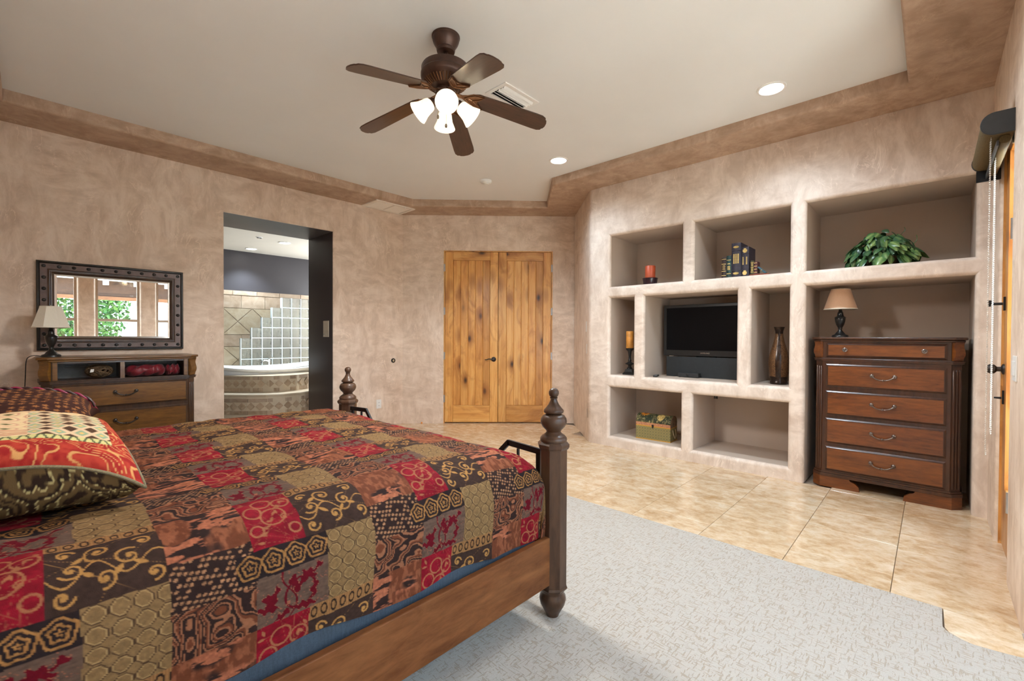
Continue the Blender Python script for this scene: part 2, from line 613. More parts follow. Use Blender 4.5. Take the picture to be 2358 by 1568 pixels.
# ================================================================== STRUCTURE
U_N = 4.425        # niche wall plane (x)
V_L = 5.43         # left wall plane (y)
V_R = -0.285       # wall with the glazed door (y)
U_H = -0.65        # wall behind the bed head (x)
Z_S, Z_C = 2.924, 3.02

def grid_wall(name, holes, a0, a1, z0, z1, fn, mats, lip=.03, extra=None, extra_lo=None, lipseg=4):
    """wall face with rectangular recesses.  fn(a, z, d) -> world point; holes = (a0, a1, z0, z1, depth, has_back)
    extra / extra_lo: world xy the face turns towards beyond a1 / a0"""
    ca = sorted({a0, a1, *[h[0] for h in holes], *[h[1] for h in holes]})
    cz = sorted({z0, z1, *[h[2] for h in holes], *[h[3] for h in holes]})
    bm = bmesh.new()
    cache = {}
    def vt(a, z, d):
        k = (round(a, 5), round(z, 5), round(d, 5))
        if k not in cache:
            cache[k] = bm.verts.new(fn(a, z, d))
        return cache[k]
    def hole(i, j):
        if not (0 <= i < len(ca) - 1 and 0 <= j < len(cz) - 1):
            return None
        am, zm = (ca[i] + ca[i + 1]) / 2, (cz[j] + cz[j + 1]) / 2
        for h in holes:
            if h[0] < am < h[1] and h[2] < zm < h[3]:
                return h
    def face(vs, mi):
        f = bm.faces.new(vs)
        f.material_index = mi
    for i in range(len(ca) - 1):
        for j in range(len(cz) - 1):
            A0, A1, Z0, Z1 = ca[i], ca[i + 1], cz[j], cz[j + 1]
            h = hole(i, j)
            if h is None:
                face([vt(A0, Z0, 0), vt(A1, Z0, 0), vt(A1, Z1, 0), vt(A0, Z1, 0)], 0)
                continue
            d = h[4]
            if h[5]:
                face([vt(A0, Z0, d), vt(A1, Z0, d), vt(A1, Z1, d), vt(A0, Z1, d)], 1)
            if hole(i - 1, j) is not h:
                face([vt(A0, Z0, 0), vt(A0, Z1, 0), vt(A0, Z1, d), vt(A0, Z0, d)], 1)
            if hole(i + 1, j) is not h:
                face([vt(A1, Z0, 0), vt(A1, Z1, 0), vt(A1, Z1, d), vt(A1, Z0, d)], 1)
            if hole(i, j - 1) is not h and j > 0:
                face([vt(A0, Z0, 0), vt(A1, Z0, 0), vt(A1, Z0, d), vt(A0, Z0, d)], 1)
            if hole(i, j + 1) is not h:
                face([vt(A0, Z1, 0), vt(A1, Z1, 0), vt(A1, Z1, d), vt(A0, Z1, d)], 1)
    turn = []
    for ex, aa in ((extra, a1), (extra_lo, a0)):
        if ex:
            for j in range(len(cz) - 1):
                q = [bm.verts.new((ex[0], ex[1], cz[j])), bm.verts.new((ex[0], ex[1], cz[j + 1]))]
                face([vt(aa, cz[j], 0), vt(aa, cz[j + 1], 0), q[1], q[0]], 0)
            turn.append(aa)
    bmesh.ops.remove_doubles(bm, verts=bm.verts, dist=1e-5)
    bmesh.ops.recalc_face_normals(bm, faces=bm.faces)
    front = {cache[k] for k in cache if k[2] == 0 and cache[k].is_valid}
    ed = []
    for e in bm.edges:
        if len(e.link_faces) == 2 and e.calc_face_angle(0) > radians(25) and all(v in front for v in e.verts):
            ed.append(e)
    if lip:
        bmesh.ops.bevel(bm, geom=ed, offset=lip, segments=lipseg, profile=.5, affect='EDGES', material=0, clamp_overlap=True)
    me = bpy.data.meshes.new(name)
    bm.to_mesh(me)
    bm.free()
    smooth(me, 30)
    for m in mats:
        me.materials.append(M[m])
    return struct(name, me, mats)

# ---- floor: slab, travertine tiles, carpet
fl = MB().box((-1.0, -1.35, -.2), (5.6, 9.0, -.012))
floor = struct('floor', fl, plain('grout', (.34, .26, .19), .8), ang=0)
CU = 2.812                                  # carpet edge
PT = .4555
tile_me = {}
def tile(u0, u1, v0, v1):
    g = .0013
    key = (round(u1 - u0, 3), round(v1 - v0, 3))
    if key not in tile_me:
        a, b = (u1 - u0) / 2 - g, (v1 - v0) / 2 - g
        me = MB().box((-a, -b, -.012), (a, b, 0)).mesh('tile')
        bm = bmesh.new(); bm.from_mesh(me)
        bmesh.ops.bevel(bm, geom=[e for e in bm.edges if all(v.co.z > -.001 for v in e.verts)], offset=.0015, segments=1, affect='EDGES')
        bm.to_mesh(me); bm.free()
        me.materials.append(M['travertine'])
        tile_me[key] = me
    o = bpy.data.objects.new('tile', tile_me[key])
    C.objects.link(o)
    o.parent = floor
    o.location = ((u0 + u1) / 2, (v0 + v1) / 2, 0)
def inner_u(v0, v1):
    """far end of the tiled strip for a column of tiles"""
    vm = (v0 + v1) / 2
    if vm < .76:
        return 5.05
    if vm < 2.9:
        return 4.44
    return min(4.44 + (vm - 2.9) * 1.03, 6.33 / .7164 - vm * .974 + .25)
k = 0
v0 = .135 - PT
while v0 < V_L:
    v1 = min(v0 + PT, V_L)
    j0 = 3.022 if k % 2 == 1 else 3.25
    uu = inner_u(v0, v1)
    cuts = [CU] + [j0 - PT + PT * i for i in range(8) if CU + .03 < j0 - PT + PT * i < uu - .03] + [uu]
    for a, b in zip(cuts, cuts[1:]):
        tile(a, b, v0, v1)
    v0 += PT
    k += 1
# the tile that juts into the carpet beside the pier, with its clipped corner
t = MB().prism([(2.808, -.05), (2.635, -.052), (2.603, -.065), (2.575, -.10), (2.563, -.135), (2.575, -.22), (2.592, -.32), (2.808, -.32)][::-1], -.012, 0)
obj('tile', t, 'travertine', floor, ang=0)
cp = MB().prism([(U_H, BAYV), (2.80, BAYV), (2.80, -.285), (2.588, -.285), (2.571, -.22), (2.558, -.135), (2.570, -.096), (2.600, -.06), (2.63, -.046), (CU - .004, -.046), (CU - .004, V_L), (U_H, V_L)], -.012, .004)
obj('carpet', cp, 'carpet', floor, ang=0, bevel=.003, seg=1)

# ---- niche wall (with the angled return beside the double door)
nb = .64
NICHES = [(1.834, 2.65, 1.79, 2.36, nb, 1), (.90, 1.717, 1.79, 2.36, nb, 1), (-.21, .78, 1.79, 2.36, nb, 1),
          (2.358, 2.65, .802, 1.665, nb, 1), (1.318, 2.235, .802, 1.665, nb, 1), (.90, 1.20, .802, 1.665, nb, 1),
          (-.21, .78, 0, 1.665, nb, 1), (1.834, 2.65, .112, .666, nb, 1), (.90, 1.717, .112, .666, nb, 1)]
C0 = (U_N, 2.915)
C1 = (5.215, 3.688)
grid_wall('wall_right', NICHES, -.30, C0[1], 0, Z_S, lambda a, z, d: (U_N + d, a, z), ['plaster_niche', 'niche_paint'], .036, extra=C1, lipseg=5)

# ---- left wall with the cased opening to the bathroom
OP = (1.371, 2.544, 0, 2.517)
lw = grid_wall('wall_left', [(*OP, .70, 0)], U_H, 3.60, 0, Z_S, lambda a, z, d: (a, V_L + d, z), ['plaster', 'brown_paint'], .012, lipseg=3)

# ---- angled wall with the double door
AN = radians(44.24)
nv = Vector((cos(AN), sin(AN), 0))
wv = Vector((sin(AN), -cos(AN), 0))
PD = nv * 6.33
def DW(s, z, d):
    return tuple(PD + wv * s + Vector((0, 0, z)) + nv * d)
grid_wall('wall_back', [(-.842, .690, 0, 2.432, .09, 0)], -1.44, 1.06, 0, Z_S, DW, ['plaster', 'plaster'], .008, lipseg=2)

# ---- wall with the glazed door, pier, bay
grid_wall('wall_front', [(3.36, 3.965, 0, 2.44, .16, 0)], 2.80, 4.60, 0, Z_S, lambda a, z, d: (a, V_R - d, z), ['plaster', 'plaster'], .03, extra_lo=(2.80, BAYV))
bay = grid_wall('wall_bay', [(a, b, WZ0, WZ1, .17, 0) for a, b in WINS], U_H, 2.80, 0, Z_S, lambda a, z, d: (a, BAYV - d, z), ['plaster', 'plaster'], .06)
hw = MB().box((U_H - .15, BAYV - .2, 0), (U_H, V_L, Z_S))
struct('wall_head', hw, 'plaster', ang=0)
# outer skins so that daylight enters only through the openings
sk = MB()
e = BAYV - .17
xs = [U_H - .15] + [x for ab in WINS for x in ab] + [2.98]
for i in range(0, len(xs), 2):
    sk.box((xs[i], e - .03, 0), (xs[i + 1], e, 3.2))
for a, b in WINS:
    sk.box((a, e - .03, 0), (b, e, WZ0))
    sk.box((a, e - .03, WZ1), (b, e, 3.2))
sk.box((2.95, -1.25, 0), (2.98, -.445, 3.2))
sk.box((2.95, -.475, 0), (3.36, -.445, 3.2))
sk.box((3.965, -.475, 0), (5.4, -.445, 3.2))
sk.box((3.36, -.475, 2.44), (3.965, -.445, 3.2))
sk.box((5.25, -.475, 0), (5.30, 3.8, 3.2))
def seg(a, b, th=.08):
    a, b = Vector((*a, 0)), Vector((*b, 0))
    d_ = (b - a).normalized()
    n_ = Vector((d_.y, -d_.x, 0))
    sk.prism([(q.x, q.y) for q in (a, b, b + n_ * th, a + n_ * th)], -.05, 3.2)
for s0, s1 in ((-1.75, 1.35),):
    a_, b_ = PD + nv * .12 + wv * s1, PD + nv * .12 + wv * s0
    seg((a_.x, a_.y), (b_.x, b_.y), .15)
struct('wall_outside', sk, 'plaster', ang=0)

# ---- tray ceiling
TRAY = [(-.145, .139), (4.015, .139), (4.015, 3.152), (4.655, 3.742), (3.411, 4.98), (-.145, 4.98)]
OUT = [(-.9, -1.35), (5.5, -1.35), (5.5, 3.6), (3.4, 5.75), (-.9, 5.75)]
bm = bmesh.new()
lo = [bm.verts.new((x, y, Z_S)) for x, y in TRAY]
ou = [bm.verts.new((x, y, Z_S)) for x, y in OUT]
es = [bm.edges.new((L[i], L[(i + 1) % len(L)])) for L in (lo, ou) for i in range(len(L))]
bmesh.ops.triangle_fill(bm, edges=es, use_beauty=True)
hi = [bm.verts.new((x, y, Z_C + .01)) for x, y in TRAY]
for i in range(len(lo)):
    j = (i + 1) % len(lo)
    bm.faces.new((lo[i], lo[j], hi[j], hi[i]))
ed = [e for e in bm.edges if e.verts[0] in lo and e.verts[1] in lo and len(e.link_faces) == 2 and e.calc_face_angle(0) > .5]
bmesh.ops.recalc_face_normals(bm, faces=bm.faces)
bmesh.ops.bevel(bm, geom=ed, offset=.022, segments=4, profile=.5, affect='EDGES')
me = bpy.data.meshes.new('trim_1')
bm.to_mesh(me); bm.free()
smooth(me, 35)
me.materials.append(M['plaster_soffit'])
struct('trim_1', me, None)
struct('ceiling', MB().box((-1.0, -1.4, Z_C), (5.6, 6.2, Z_C + .15)), 'ceiling', ang=0)
struct('roof', MB().box((-1.4, -1.6, 3.25), (5.8, 9.3, 3.35)), 'plaster_soffit', ang=0)  # unseen slab added over the ceilings to block sun and sky light

# ---- bathroom shell
BV = 8.6
struct('wall_bathroom', MB().box((-.2, BV, 0), (5.4, BV + .1, 2.75)).box((.25, 6.14, 0), (.35, BV, 2.75)).box((4.9, 5.2, 0), (5.0, BV, 2.75)).box((.25, 6.13, 0), (1.371, 6.15, 2.75)).box((2.544, 6.13, 0), (5.0, 6.15, 2.75)).box((1.371, 6.13, 2.517), (2.544, 6.15, 2.75)), 'bath_paint', ang=0)
struct('ceiling_bathroom', MB().box((.2, 6.13, 2.66), (5.0, BV + .1, 2.8)), 'bath_ceiling', ang=0)
# wall tiles of the bathroom (each tile its own piece)
wt = struct('trim_2', MB().box((1.2, BV - .012, .4), (4.9, BV, 1.985)), plain('bath_grout', (.30, .235, .165), .8), ang=0)
def wtile(poly, mat, d=.010):
    """poly in (u, z), counter-clockwise seen from the room"""
    vs = [(x, BV - .012, z) for x, z in poly] + [(x, BV - .012 - d, z) for x, z in poly]
    n = len(poly)
    mb = MB().add(vs, [tuple(range(n)), tuple(range(n, 2 * n))[::-1]] + [(i, (i + 1) % n, (i + 1) % n + n, i + n) for i in range(n)])
    obj('tile', mb, mat, wt, ang=0)
g = .004
u = 1.55
while u < 3.9:
    wtile([(u + g, 1.912), (u + .37 - g, 1.912), (u + .37 - g, 1.983), (u + g, 1.983)], 'bath_tile_dk', .016)
    wtile([(u + .13 + g, 1.692), (u + .5 - g, 1.692), (u + .5 - g, 1.906), (u + .13 + g, 1.906)], 'bath_tile_dk')
    wtile([(u + .13 + g, 1.045), (u + .5 - g, 1.045), (u + .5 - g, 1.238), (u + .13 + g, 1.238)], 'bath_tile_dk')
    u += .37
for zc in (1.465, .815):
    u = 1.70
    h = .222
    while u < 3.9:
        q = h - g * 1.4
        wtile([(u - q, zc), (u, zc - q), (u + q, zc), (u, zc + q)], 'bath_tile')
        wtile([(u + g * 2, zc + h - .002), (u + h, zc + g * 2), (u + 2 * h - g * 2, zc + h - .002)], 'bath_tile')
        wtile([(u + g * 2, zc - h + .002), (u + 2 * h - g * 2, zc - h + .002), (u + h, zc - g * 2)], 'bath_tile')
        u += 2 * h

# ---- stepped tub deck with tile bands
deck = thing('tub_deck', 'curved tub deck and step faced with diamond pattern stone tile', 'tub deck', (0, 0, 0))
FR1 = [(1.30, 7.75), (1.52, 7.40), (1.78, 7.05), (2.03, 6.76), (2.20, 6.62), (2.36, 6.56), (2.55, 6.57), (2.80, 6.72), (3.10, 7.0), (3.4, 7.4)]
FR2 = [(1.02, 7.55), (1.28, 7.18), (1.60, 6.86), (1.90, 6.52), (2.08, 6.38), (2.26, 6.30), (2.48, 6.32), (2.74, 6.46), (3.08, 6.72), (3.5, 7.1)]
outer = [(1.3, 8.5)] + FR1 + [(3.4, 8.5)]
def ray_out(cx, cy, a):
    best = 9
    for (x0, y0), (x1, y1) in zip(outer, outer[1:] + outer[:1]):
        ex, ey = x1 - x0, y1 - y0
        den = cos(a) * ey - sin(a) * ex
        if abs(den) < 1e-9:
            continue
        t_ = ((x0 - cx) * ey - (y0 - cy) * ex) / den
        s_ = ((x0 - cx) * sin(a) - (y0 - cy) * cos(a)) / den
        if t_ > 0 and -1e-6 <= s_ <= 1 + 1e-6:
            best = min(best, t_)
    return best
TC = (2.50, 7.42)
R0, R1 = [], []
angs = [2 * pi * i / 96 for i in range(96)]
angs = sorted(angs + [math.atan2(y - TC[1], x - TC[0]) % (2 * pi) for x, y in outer])
for a in angs + angs[:1]:
    q = ray_out(*TC, a)
    R1.append((TC[0] + q * cos(a), TC[1] + q * sin(a)))
    e_ = 1 / sqrt((cos(a) / (.98 * .9)) ** 2 + (sin(a) / (.52 * .9)) ** 2)
    e_ = min(e_, q - .02)
    R0.append((TC[0] + e_ * cos(a), TC[1] + e_ * sin(a)))
rows = [[(*p, .672) for p in R0], [(*p, .672) for p in R1], [(*p, .43) for p in R1], [(*p, .43) for p in R0]]
obj('deck_body', MB().grid(rows), 'bath_cream', deck, ang=30)
obj('step_body', MB().prism([(1.02, 7.9)] + FR2 + [(3.5, 7.9)], -.012, .425), 'bath_cream', deck, ang=0)
obj('step_tread', MB().prism([(1.0, 7.9)] + [(x, y - .012) for x, y in FR2] + [(3.52, 7.9)], .425, .452), 'bath_cream', deck, ang=0, bevel=.006)
def resample(poly, step):
    P = [Vector((*p, 0)) for p in poly]
    out, d = [P[0].copy()], 0
    for a, b in zip(P, P[1:]):
        L = (b - a).length
        while d + step <= L:
            d += step
            out.append(a + (b - a) * d / L)
        d -= L
    return out
def band(poly, z0, z1, step, mat, kind='rect', off=0):
    R = resample(poly, step)
    for i, (a, b) in enumerate(zip(R, R[1:])):
        dr = (b - a).normalized()
        n = Vector((dr.y, -dr.x, 0))
        mid = (a + b) / 2
        L = (b - a).length
        m = Matrix(((dr.x, 0, n.x, mid.x), (dr.y, 0, n.y, mid.y), (0, 1, 0, (z0 + z1) / 2), (0, 0, 0, 1)))
        h = (z1 - z0) / 2 - .002
        if kind == 'rect':
            mb = MB().prism([(-L / 2 + .002, -h), (L / 2 - .002, -h), (L / 2 - .002, h), (-L / 2 + .002, h)], 0, .008, m=m)
        else:
            mb = MB().prism([(-L / 2 + .003, 0), (0, -h), (L / 2 - .003, 0), (0, h)], 0, .008, m=m)
        obj('tile', mb, mat, deck, ang=0)
for poly, z0 in ((FR1, .455), (FR2, .185)):
    sub = poly[2:-1]
    band(sub, z0 + .165, z0 + .213, .235, 'bath_tile_dk')
    band(sub, z0 + .058, z0 + .165, .112, 'bath_diamond', 'dia')
    band(sub, z0 + .002, z0 + .055, .235, 'bath_diamond')

# bathtub: flared oval rim with a hollow
tub = thing('bathtub', 'white oval soaking tub with a flared rim set in the deck', 'bathtub', (2.50, 7.42, .672))
P = []
nn = 48
rings = [(.86, .0, 1), (.98, .03, 1), (1.0, .062, 1), (.97, .075, 1), (.92, .068, 1), (.86, -.10, 0), (.70, -.40, 0)]
for k, z, fl_ in rings:
    row = []
    for i in range(nn + 1):
        a = 2 * pi * i / nn
        x, y = .98 * k * cos(a), .52 * k * sin(a)
        row.append((x, y, z + (.095 * abs(cos(a)) ** 2.2 if fl_ else 0)))
    P.append(row)
mb = MB().grid(P)
mb.add(P[-1][:-1], [tuple(range(nn))])
obj('tub_shell', mb, 'porcelain', tub, ang=60)
# faucet on the far rim
fc = thing('tub_faucet', 'chrome gooseneck tub faucet behind the rim', 'faucet', (2.66, 7.995, .672))
obj('spout_body', MB().lathe([(.03, 0), (.03, .01), (.017, .025), (.014, .13), (.02, .15), (.02, .17), (.0, .185)], 14), 'chrome', fc)
obj('spout', MB().tube([(0, 0, .12), (-.04, -.02, .145), (-.09, -.04, .15), (-.125, -.055, .135), (-.135, -.06, .10)], [.011, .011, .011, .011, .013], 10), 'chrome', fc)
obj('lever', MB().tube([(0, 0, .175), (.035, -.01, .19), (.07, -.02, .192)], [.006, .006, .009], 8), 'chrome', fc)

# glass block partition
gp = thing('glass_block_wall', 'stepped glass block partition behind the tub', 'partition', (2.27, 8.10, .672))
PW, PH = .1555, .172
cols = [3, 4, 5, 6] + [7] * 6
gb = MB().box((.009, -.038, .009), (PW - .009, .038, PH - .009)).mesh('glass_block')
bm = bmesh.new(); bm.from_mesh(gb)
bmesh.ops.bevel(bm, geom=bm.edges[:], offset=.006, segments=2, affect='EDGES')
bm.to_mesh(gb); bm.free()
gb.materials.append(M['glassblock'])
mo = MB()
for i, nrow in enumerate(cols):
    for j in range(nrow):
        o = bpy.data.objects.new('glass_block', gb)
        C.objects.link(o)
        o.parent = gp
        o.location = (i * PW, 0, j * PH)
        mo.box((i * PW - .006, -.034, j * PH + .0065), (i * PW + .006, .034, (j + 1) * PH - .0065))
    for j in range(nrow):
        mo.box((i * PW - .006, -.034, j * PH - .006), ((i + 1) * PW - .006, .034, j * PH + .006))
obj('mortar_joint', mo, 'mortar', gp, ang=0, fix=False)

# ---- windows of the bay (seen in the mirror)
for i, (a, b) in enumerate(WINS):
    y = BAYV - .10
    wz = 1.52
    f = MB().box((a, y - .03, WZ0), (a + .04, y + .03, WZ1)).box((b - .04, y - .03, WZ0), (b, y + .03, WZ1)).box((a + .04, y - .03, WZ0), (b - .04, y + .03, WZ0 + .05)).box((a + .04, y - .03, WZ1 - .05), (b - .04, y + .03, WZ1)).box((a + .04, y - .025, wz - .025), (b - .04, y + .025, wz + .025))
    win = struct('window_%d' % (i + 1), f, 'frame_tan', ang=0)
    obj('pane', MB().box((a + .04, y - .004, WZ0 + .05), (b - .04, y + .002, wz - .025)), 'pane', win, ang=0)
    obj('pane', MB().box((a + .04, y - .004, wz + .025), (b - .04, y + .002, WZ1 - .05)), 'pane', win, ang=0)
# ================================================================== DOORS AND FITTINGS
def alder_h():
    m = M['alder'].copy()
    m.name = 'knotty_alder_rail'
    for n in m.node_tree.nodes:
        if n.type == 'MAPPING':
            s = n.inputs['Scale'].default_value
            n.inputs['Scale'].default_value = (s[2], s[1], s[0])
    return m
M['alder_h'] = alder_h()
DROT = -(pi / 2 - AN)
def place_door(o):
    o.location = PD
    o.rotation_euler = (0, 0, DROT)
def leaf(name, x0, x1, handle):
    z0, z1, y0, y1 = .014, 2.418, .022, .064
    core = struct(name, MB().box((x0 + .01, y0 + .018, z0 + .01), (x1 - .01, y1, z1 - .01)), 'alder', ang=0)
    place_door(core)
    sw = .113
    for a, b in ((x0, x0 + sw), (x1 - sw, x1)):
        obj('stile', MB().box((a + .0008, y0, z0), (b - .0008, y1, z1)), 'alder', core, ang=0, bevel=.002, seg=1)
    obj('rail', MB().box((x0 + sw + .0008, y0, 2.30), (x1 - sw - .0008, y1, z1)), 'alder_h', core, ang=0, bevel=.002, seg=1)
    obj('rail', MB().box((x0 + sw + .0008, y0, z0), (x1 - sw - .0008, y1, .252)), 'alder_h', core, ang=0, bevel=.002, seg=1)
    n = 5
    w_ = (x1 - x0 - 2 * sw) / n
    for i in range(n):
        a = x0 + sw + w_ * i
        obj('plank', MB().box((a + .0016, y0 + .010, .250), (a + w_ - .0016, y1 - .004, 2.302)), 'alder', core, ang=0, bevel=.006, seg=1)
    if handle:
        hx, hz = x1 - .058, .905
        r = obj('door_handle', MB().lathe([(.034, 0), (.034, .006), (.026, .012), (.012, .016), (.011, .05), (0, .052)], 20, m=Matrix.Translation((hx, y0, hz)) @ Matrix.Rotation(pi / 2, 4, 'X')), 'bronze', core)
        obj('lever', MB().tube([(hx, y0 - .045, hz), (hx - .03, y0 - .05, hz + .004), (hx - .07, y0 - .05, hz + .006), (hx - .105, y0 - .048, hz - .006), (hx - .125, y0 - .046, hz - .002)], [.010, .009, .008, .007, .005], 8), 'bronze', r)
    return core
d1 = leaf('door_1', -.826, -.0785, True)
d2 = leaf('door_2', -.0735, .674, False)
for dd, xh, hs in ((d1, -.834, (2.193, 1.583, .954, .348)), (d2, .682, (2.193, 1.583, .954, .348))):
    for z in hs:
        obj('hinge', MB().lathe([(.0085, -.052), (.0085, .052)], 10, m=Matrix.Translation((xh, .012, z))).box((xh - .012, .014, z - .048), (xh + .012, .020, z + .048)), 'steel', dd)
jm = MB().box((-.842, .012, 0), (-.829, .09, 2.432)).box((.677, .012, 0), (.690, .09, 2.432)).box((-.829, .012, 2.421), (.677, .09, 2.432)).box((-.842, .085, 0), (.690, .095, 2.432))
place_door(struct('trim_3', jm, 'alder', ang=0))

# glazed exterior door in the front wall (a sliver shows beside the pier)
d3 = MB().box((3.375, -.352, .016), (3.475, -.31, 2.42)).box((3.80, -.352, .016), (3.95, -.31, 2.42)).box((3.475, -.352, 2.29), (3.80, -.31, 2.42)).box((3.475, -.352, .016), (3.80, -.31, .36))
door3 = struct('door_3', d3, 'alder', ang=0, bevel=.003, seg=1)
obj('pane', MB().box((3.47, -.336, .35), (3.805, -.330, 2.30)), 'pane', door3, ang=0)
for z in (1.80, .36, 2.30):
    obj('hinge', MB().lathe([(.009, -.055), (.009, .055)], 10, m=Matrix.Translation((3.50, -.300, z))).box((3.48, -.311, z - .05), (3.54, -.303, z + .05)), 'steel', door3)
obj('knob', MB().lathe([(.032, 0), (.030, .008), (.014, .014), (.014, .03), (.026, .04), (.030, .055), (.022, .068), (0, .07)], 18, m=Matrix.Translation((3.90, -.31, 1.045)) @ Matrix.Rotation(-pi / 2, 4, 'X')), 'bronze', door3)
obj('latch', MB().box((3.885, -.31, 1.39), (3.915, -.302, 1.47)).tube([(3.90, -.30, 1.43), (3.90, -.262, 1.43), (3.90, -.245, 1.445)], [.008, .008, .011], 8).tube([(3.90, -.245, 1.415), (3.90, -.245, 1.452)], .007, 8), 'black_metal', door3)
obj('lever', MB().box((3.885, -.31, .84), (3.915, -.303, .92)).tube([(3.90, -.30, .875), (3.90, -.27, .875)], [.007, .005], 8), 'black_metal', door3)
struct('trim_4', MB().box((3.36, -.375, 0), (3.373, -.30, 2.44)).box((3.952, -.375, 0), (3.965, -.30, 2.44)).box((3.373, -.375, 2.424), (3.952, -.30, 2.44)), 'alder', ang=0)

# ---- switches, outlets, bumpers
def plate(name, label, cat, loc, rotz, w_, h_, mat, parts, group=None):
    """plate lying in the local xz plane, facing local -y"""
    t = thing(name, label, cat, loc, rotz, group)
    obj('cover_plate', MB().box((-w_ / 2, -.006, -h_ / 2), (w_ / 2, 0, h_ / 2)), mat, t, ang=0, bevel=.002)
    for nm, a, b, m_ in parts:
        obj(nm, MB().box(a, b), m_, t, ang=0, bevel=.0012, seg=1)
    return t
sock = [('socket', (-.017, -.009, .008), (.017, -.006, .034), 'white_plastic'), ('socket', (-.017, -.009, -.034), (.017, -.006, -.008), 'white_plastic'),
        ('slot', (-.007, -.0095, .016), (-.004, -.0085, .026), 'black_matte'), ('slot', (.004, -.0095, .016), (.007, -.0085, .026), 'black_matte'),
        ('slot', (-.007, -.0095, -.026), (-.004, -.0085, -.016), 'black_matte'), ('slot', (.004, -.0095, -.026), (.007, -.0085, -.016), 'black_matte')]
plate('outlet', 'white duplex outlet low on the plaster wall beside the bathroom opening', 'outlet', (3.175, V_L, .312), 0, .072, .118, 'white_plastic', sock)
SW = atan2(C1[1] - C0[1], C1[0] - C0[0])                  # direction of the angled return wall
sd = Vector((cos(SW), sin(SW), 0))
def on_return(d, z):
    return (C0[0] + sd.x * d, C0[1] + sd.y * d, z)
plate('outlet', 'white outlet low on the narrow return wall beside the niches', 'outlet', on_return(.095, .329), SW, .072, .118, 'white_plastic', sock)
plate('thermostat', 'white wall thermostat above the switch on the narrow return wall', 'thermostat', on_return(.185, 1.352), SW, .09, .128, 'white_plastic', [('display', (-.028, -.0075, .01), (.028, -.006, .045), 'steel'), ('button', (-.02, -.009, -.04), (.02, -.006, -.02), 'white_plastic')])
plate('light_switch', 'white rocker switch under the thermostat on the return wall', 'switch', on_return(.155, 1.085), SW, .072, .118, 'white_plastic', [('rocker', (-.017, -.010, -.034), (.017, -.006, .034), 'white_plastic')])
plate('wall_intercom', 'cream wall speaker panel on the dark door jamb', 'intercom', (2.544, 5.617, 1.313), radians(-90), .155, .205, 'cream_plastic', [('speaker_grille', (-.06, -.0085, -.02), (.06, -.006, .085), 'cream_plastic'), ('button', (-.055, -.0095, -.075), (-.035, -.006, -.058), 'chrome'), ('button', (.0, -.0085, -.075), (.02, -.006, -.058), 'cream_plastic')])
plate('light_switch', 'white double rocker switch on the pier by the glazed door', 'switch', (3.13, V_R, 1.085), pi, .118, .118, 'white_plastic', [('rocker', (-.04, -.010, -.034), (-.006, -.006, .034), 'white_plastic'), ('rocker', (.006, -.010, -.034), (.04, -.006, .034), 'white_plastic')])
def bumper(label, loc, rotz, group=None):
    t = thing('door_bumper', label, 'door stop', loc, rotz, group)
    m = Matrix.Rotation(pi / 2, 4, 'X')
    obj('ring', MB().lathe([(.030, 0), (.031, .012), (.026, .020), (.018, .020), (.017, .008)], 20, m=m), 'black', t)
    obj('pad', MB().lathe([(.0175, .0), (.0175, .012), (.010, .016), (0, .016)], 16, m=m), 'brass', t)
bumper('black ringed round door bumper on the wall near the outlet', (3.393, V_L, .89), 0)
bumper('black round door bumper on the narrow return wall under the switch', on_return(.385, .911), SW)
ob = obj('toy_ball', MB().ball((0, 0, .012), .012, 12), 'orange')
ob.location = DW(-1.14, .001, -.03)
tag(ob, 'tiny orange ball on the floor against the wall by the door', 'ball')

# ---- ceiling fixtures
def can_light(loc, label, group, energy, r=.083, spot=True, size=110, blend=.8):
    t = thing('recessed_light', label, 'recessed light', loc, 0, group)
    obj('trim_ring', MB().lathe([(r + .012, 0), (r + .010, -.006), (r - .004, -.008), (r - .010, .0)], 32), 'white_metal', t)
    obj('lens', MB().lathe([(0, -.004), (r - .009, -.004), (r - .009, .001), (0, .001)], 32), 'can_lens', t)
    l = light('recessed_lamp', 'SPOT', (0, 0, -.03), energy, (.72, .87, 1.0), (0, 0, 0), spot_size=radians(size), spot_blend=blend, shadow_soft_size=.06)
    l.parent = t
CANG = 'recessed ceiling lights of the bedroom'
can_light((3.645, .868, Z_C), 'lit recessed ceiling light above the shelf with the plant', CANG, 20, size=150)
can_light((3.662, 2.795, Z_C), 'lit recessed ceiling light near the smoke detector', CANG, 20, size=150)
can_light((2.55, .42, Z_C), 'added unseen recessed ceiling light near the glazed door', CANG, 14, size=150)  # unseen can, added to brighten this side of the room
can_light((2.47, 8.24, 2.66), 'lit recessed light over the glass block partition', 'recessed ceiling lights of the bathroom', 38, .075)
can_light((2.66, 7.32, 2.66), 'lit recessed light over the bathtub', 'recessed ceiling lights of the bathroom', 38, .075)
light('bathroom_fill', 'AREA', (4.6, 7.3, 1.7), 30, (.92, .97, 1.0), (0, radians(90), 0), shape='RECTANGLE', size=1.2, size_y=1.0)  # added fill light that brightens the bathroom; no window stands here
sp = thing('ceiling_sprinkler', 'small dark fitting in the bathroom ceiling', 'ceiling fitting', (2.26, 7.18, 2.66))
obj('flange', MB().lathe([(.045, 0), (.045, -.004), (.03, -.008), (0, -.008)], 16), 'white_metal', sp)
obj('head', MB().box((-.03, -.008, -.016), (-.004, .008, -.008)).box((.004, -.008, -.016), (.03, .008, -.008)), 'black_matte', sp)
sm = thing('smoke_detector', 'round white smoke detector on the ceiling', 'smoke detector', (3.574, 3.773, Z_C))
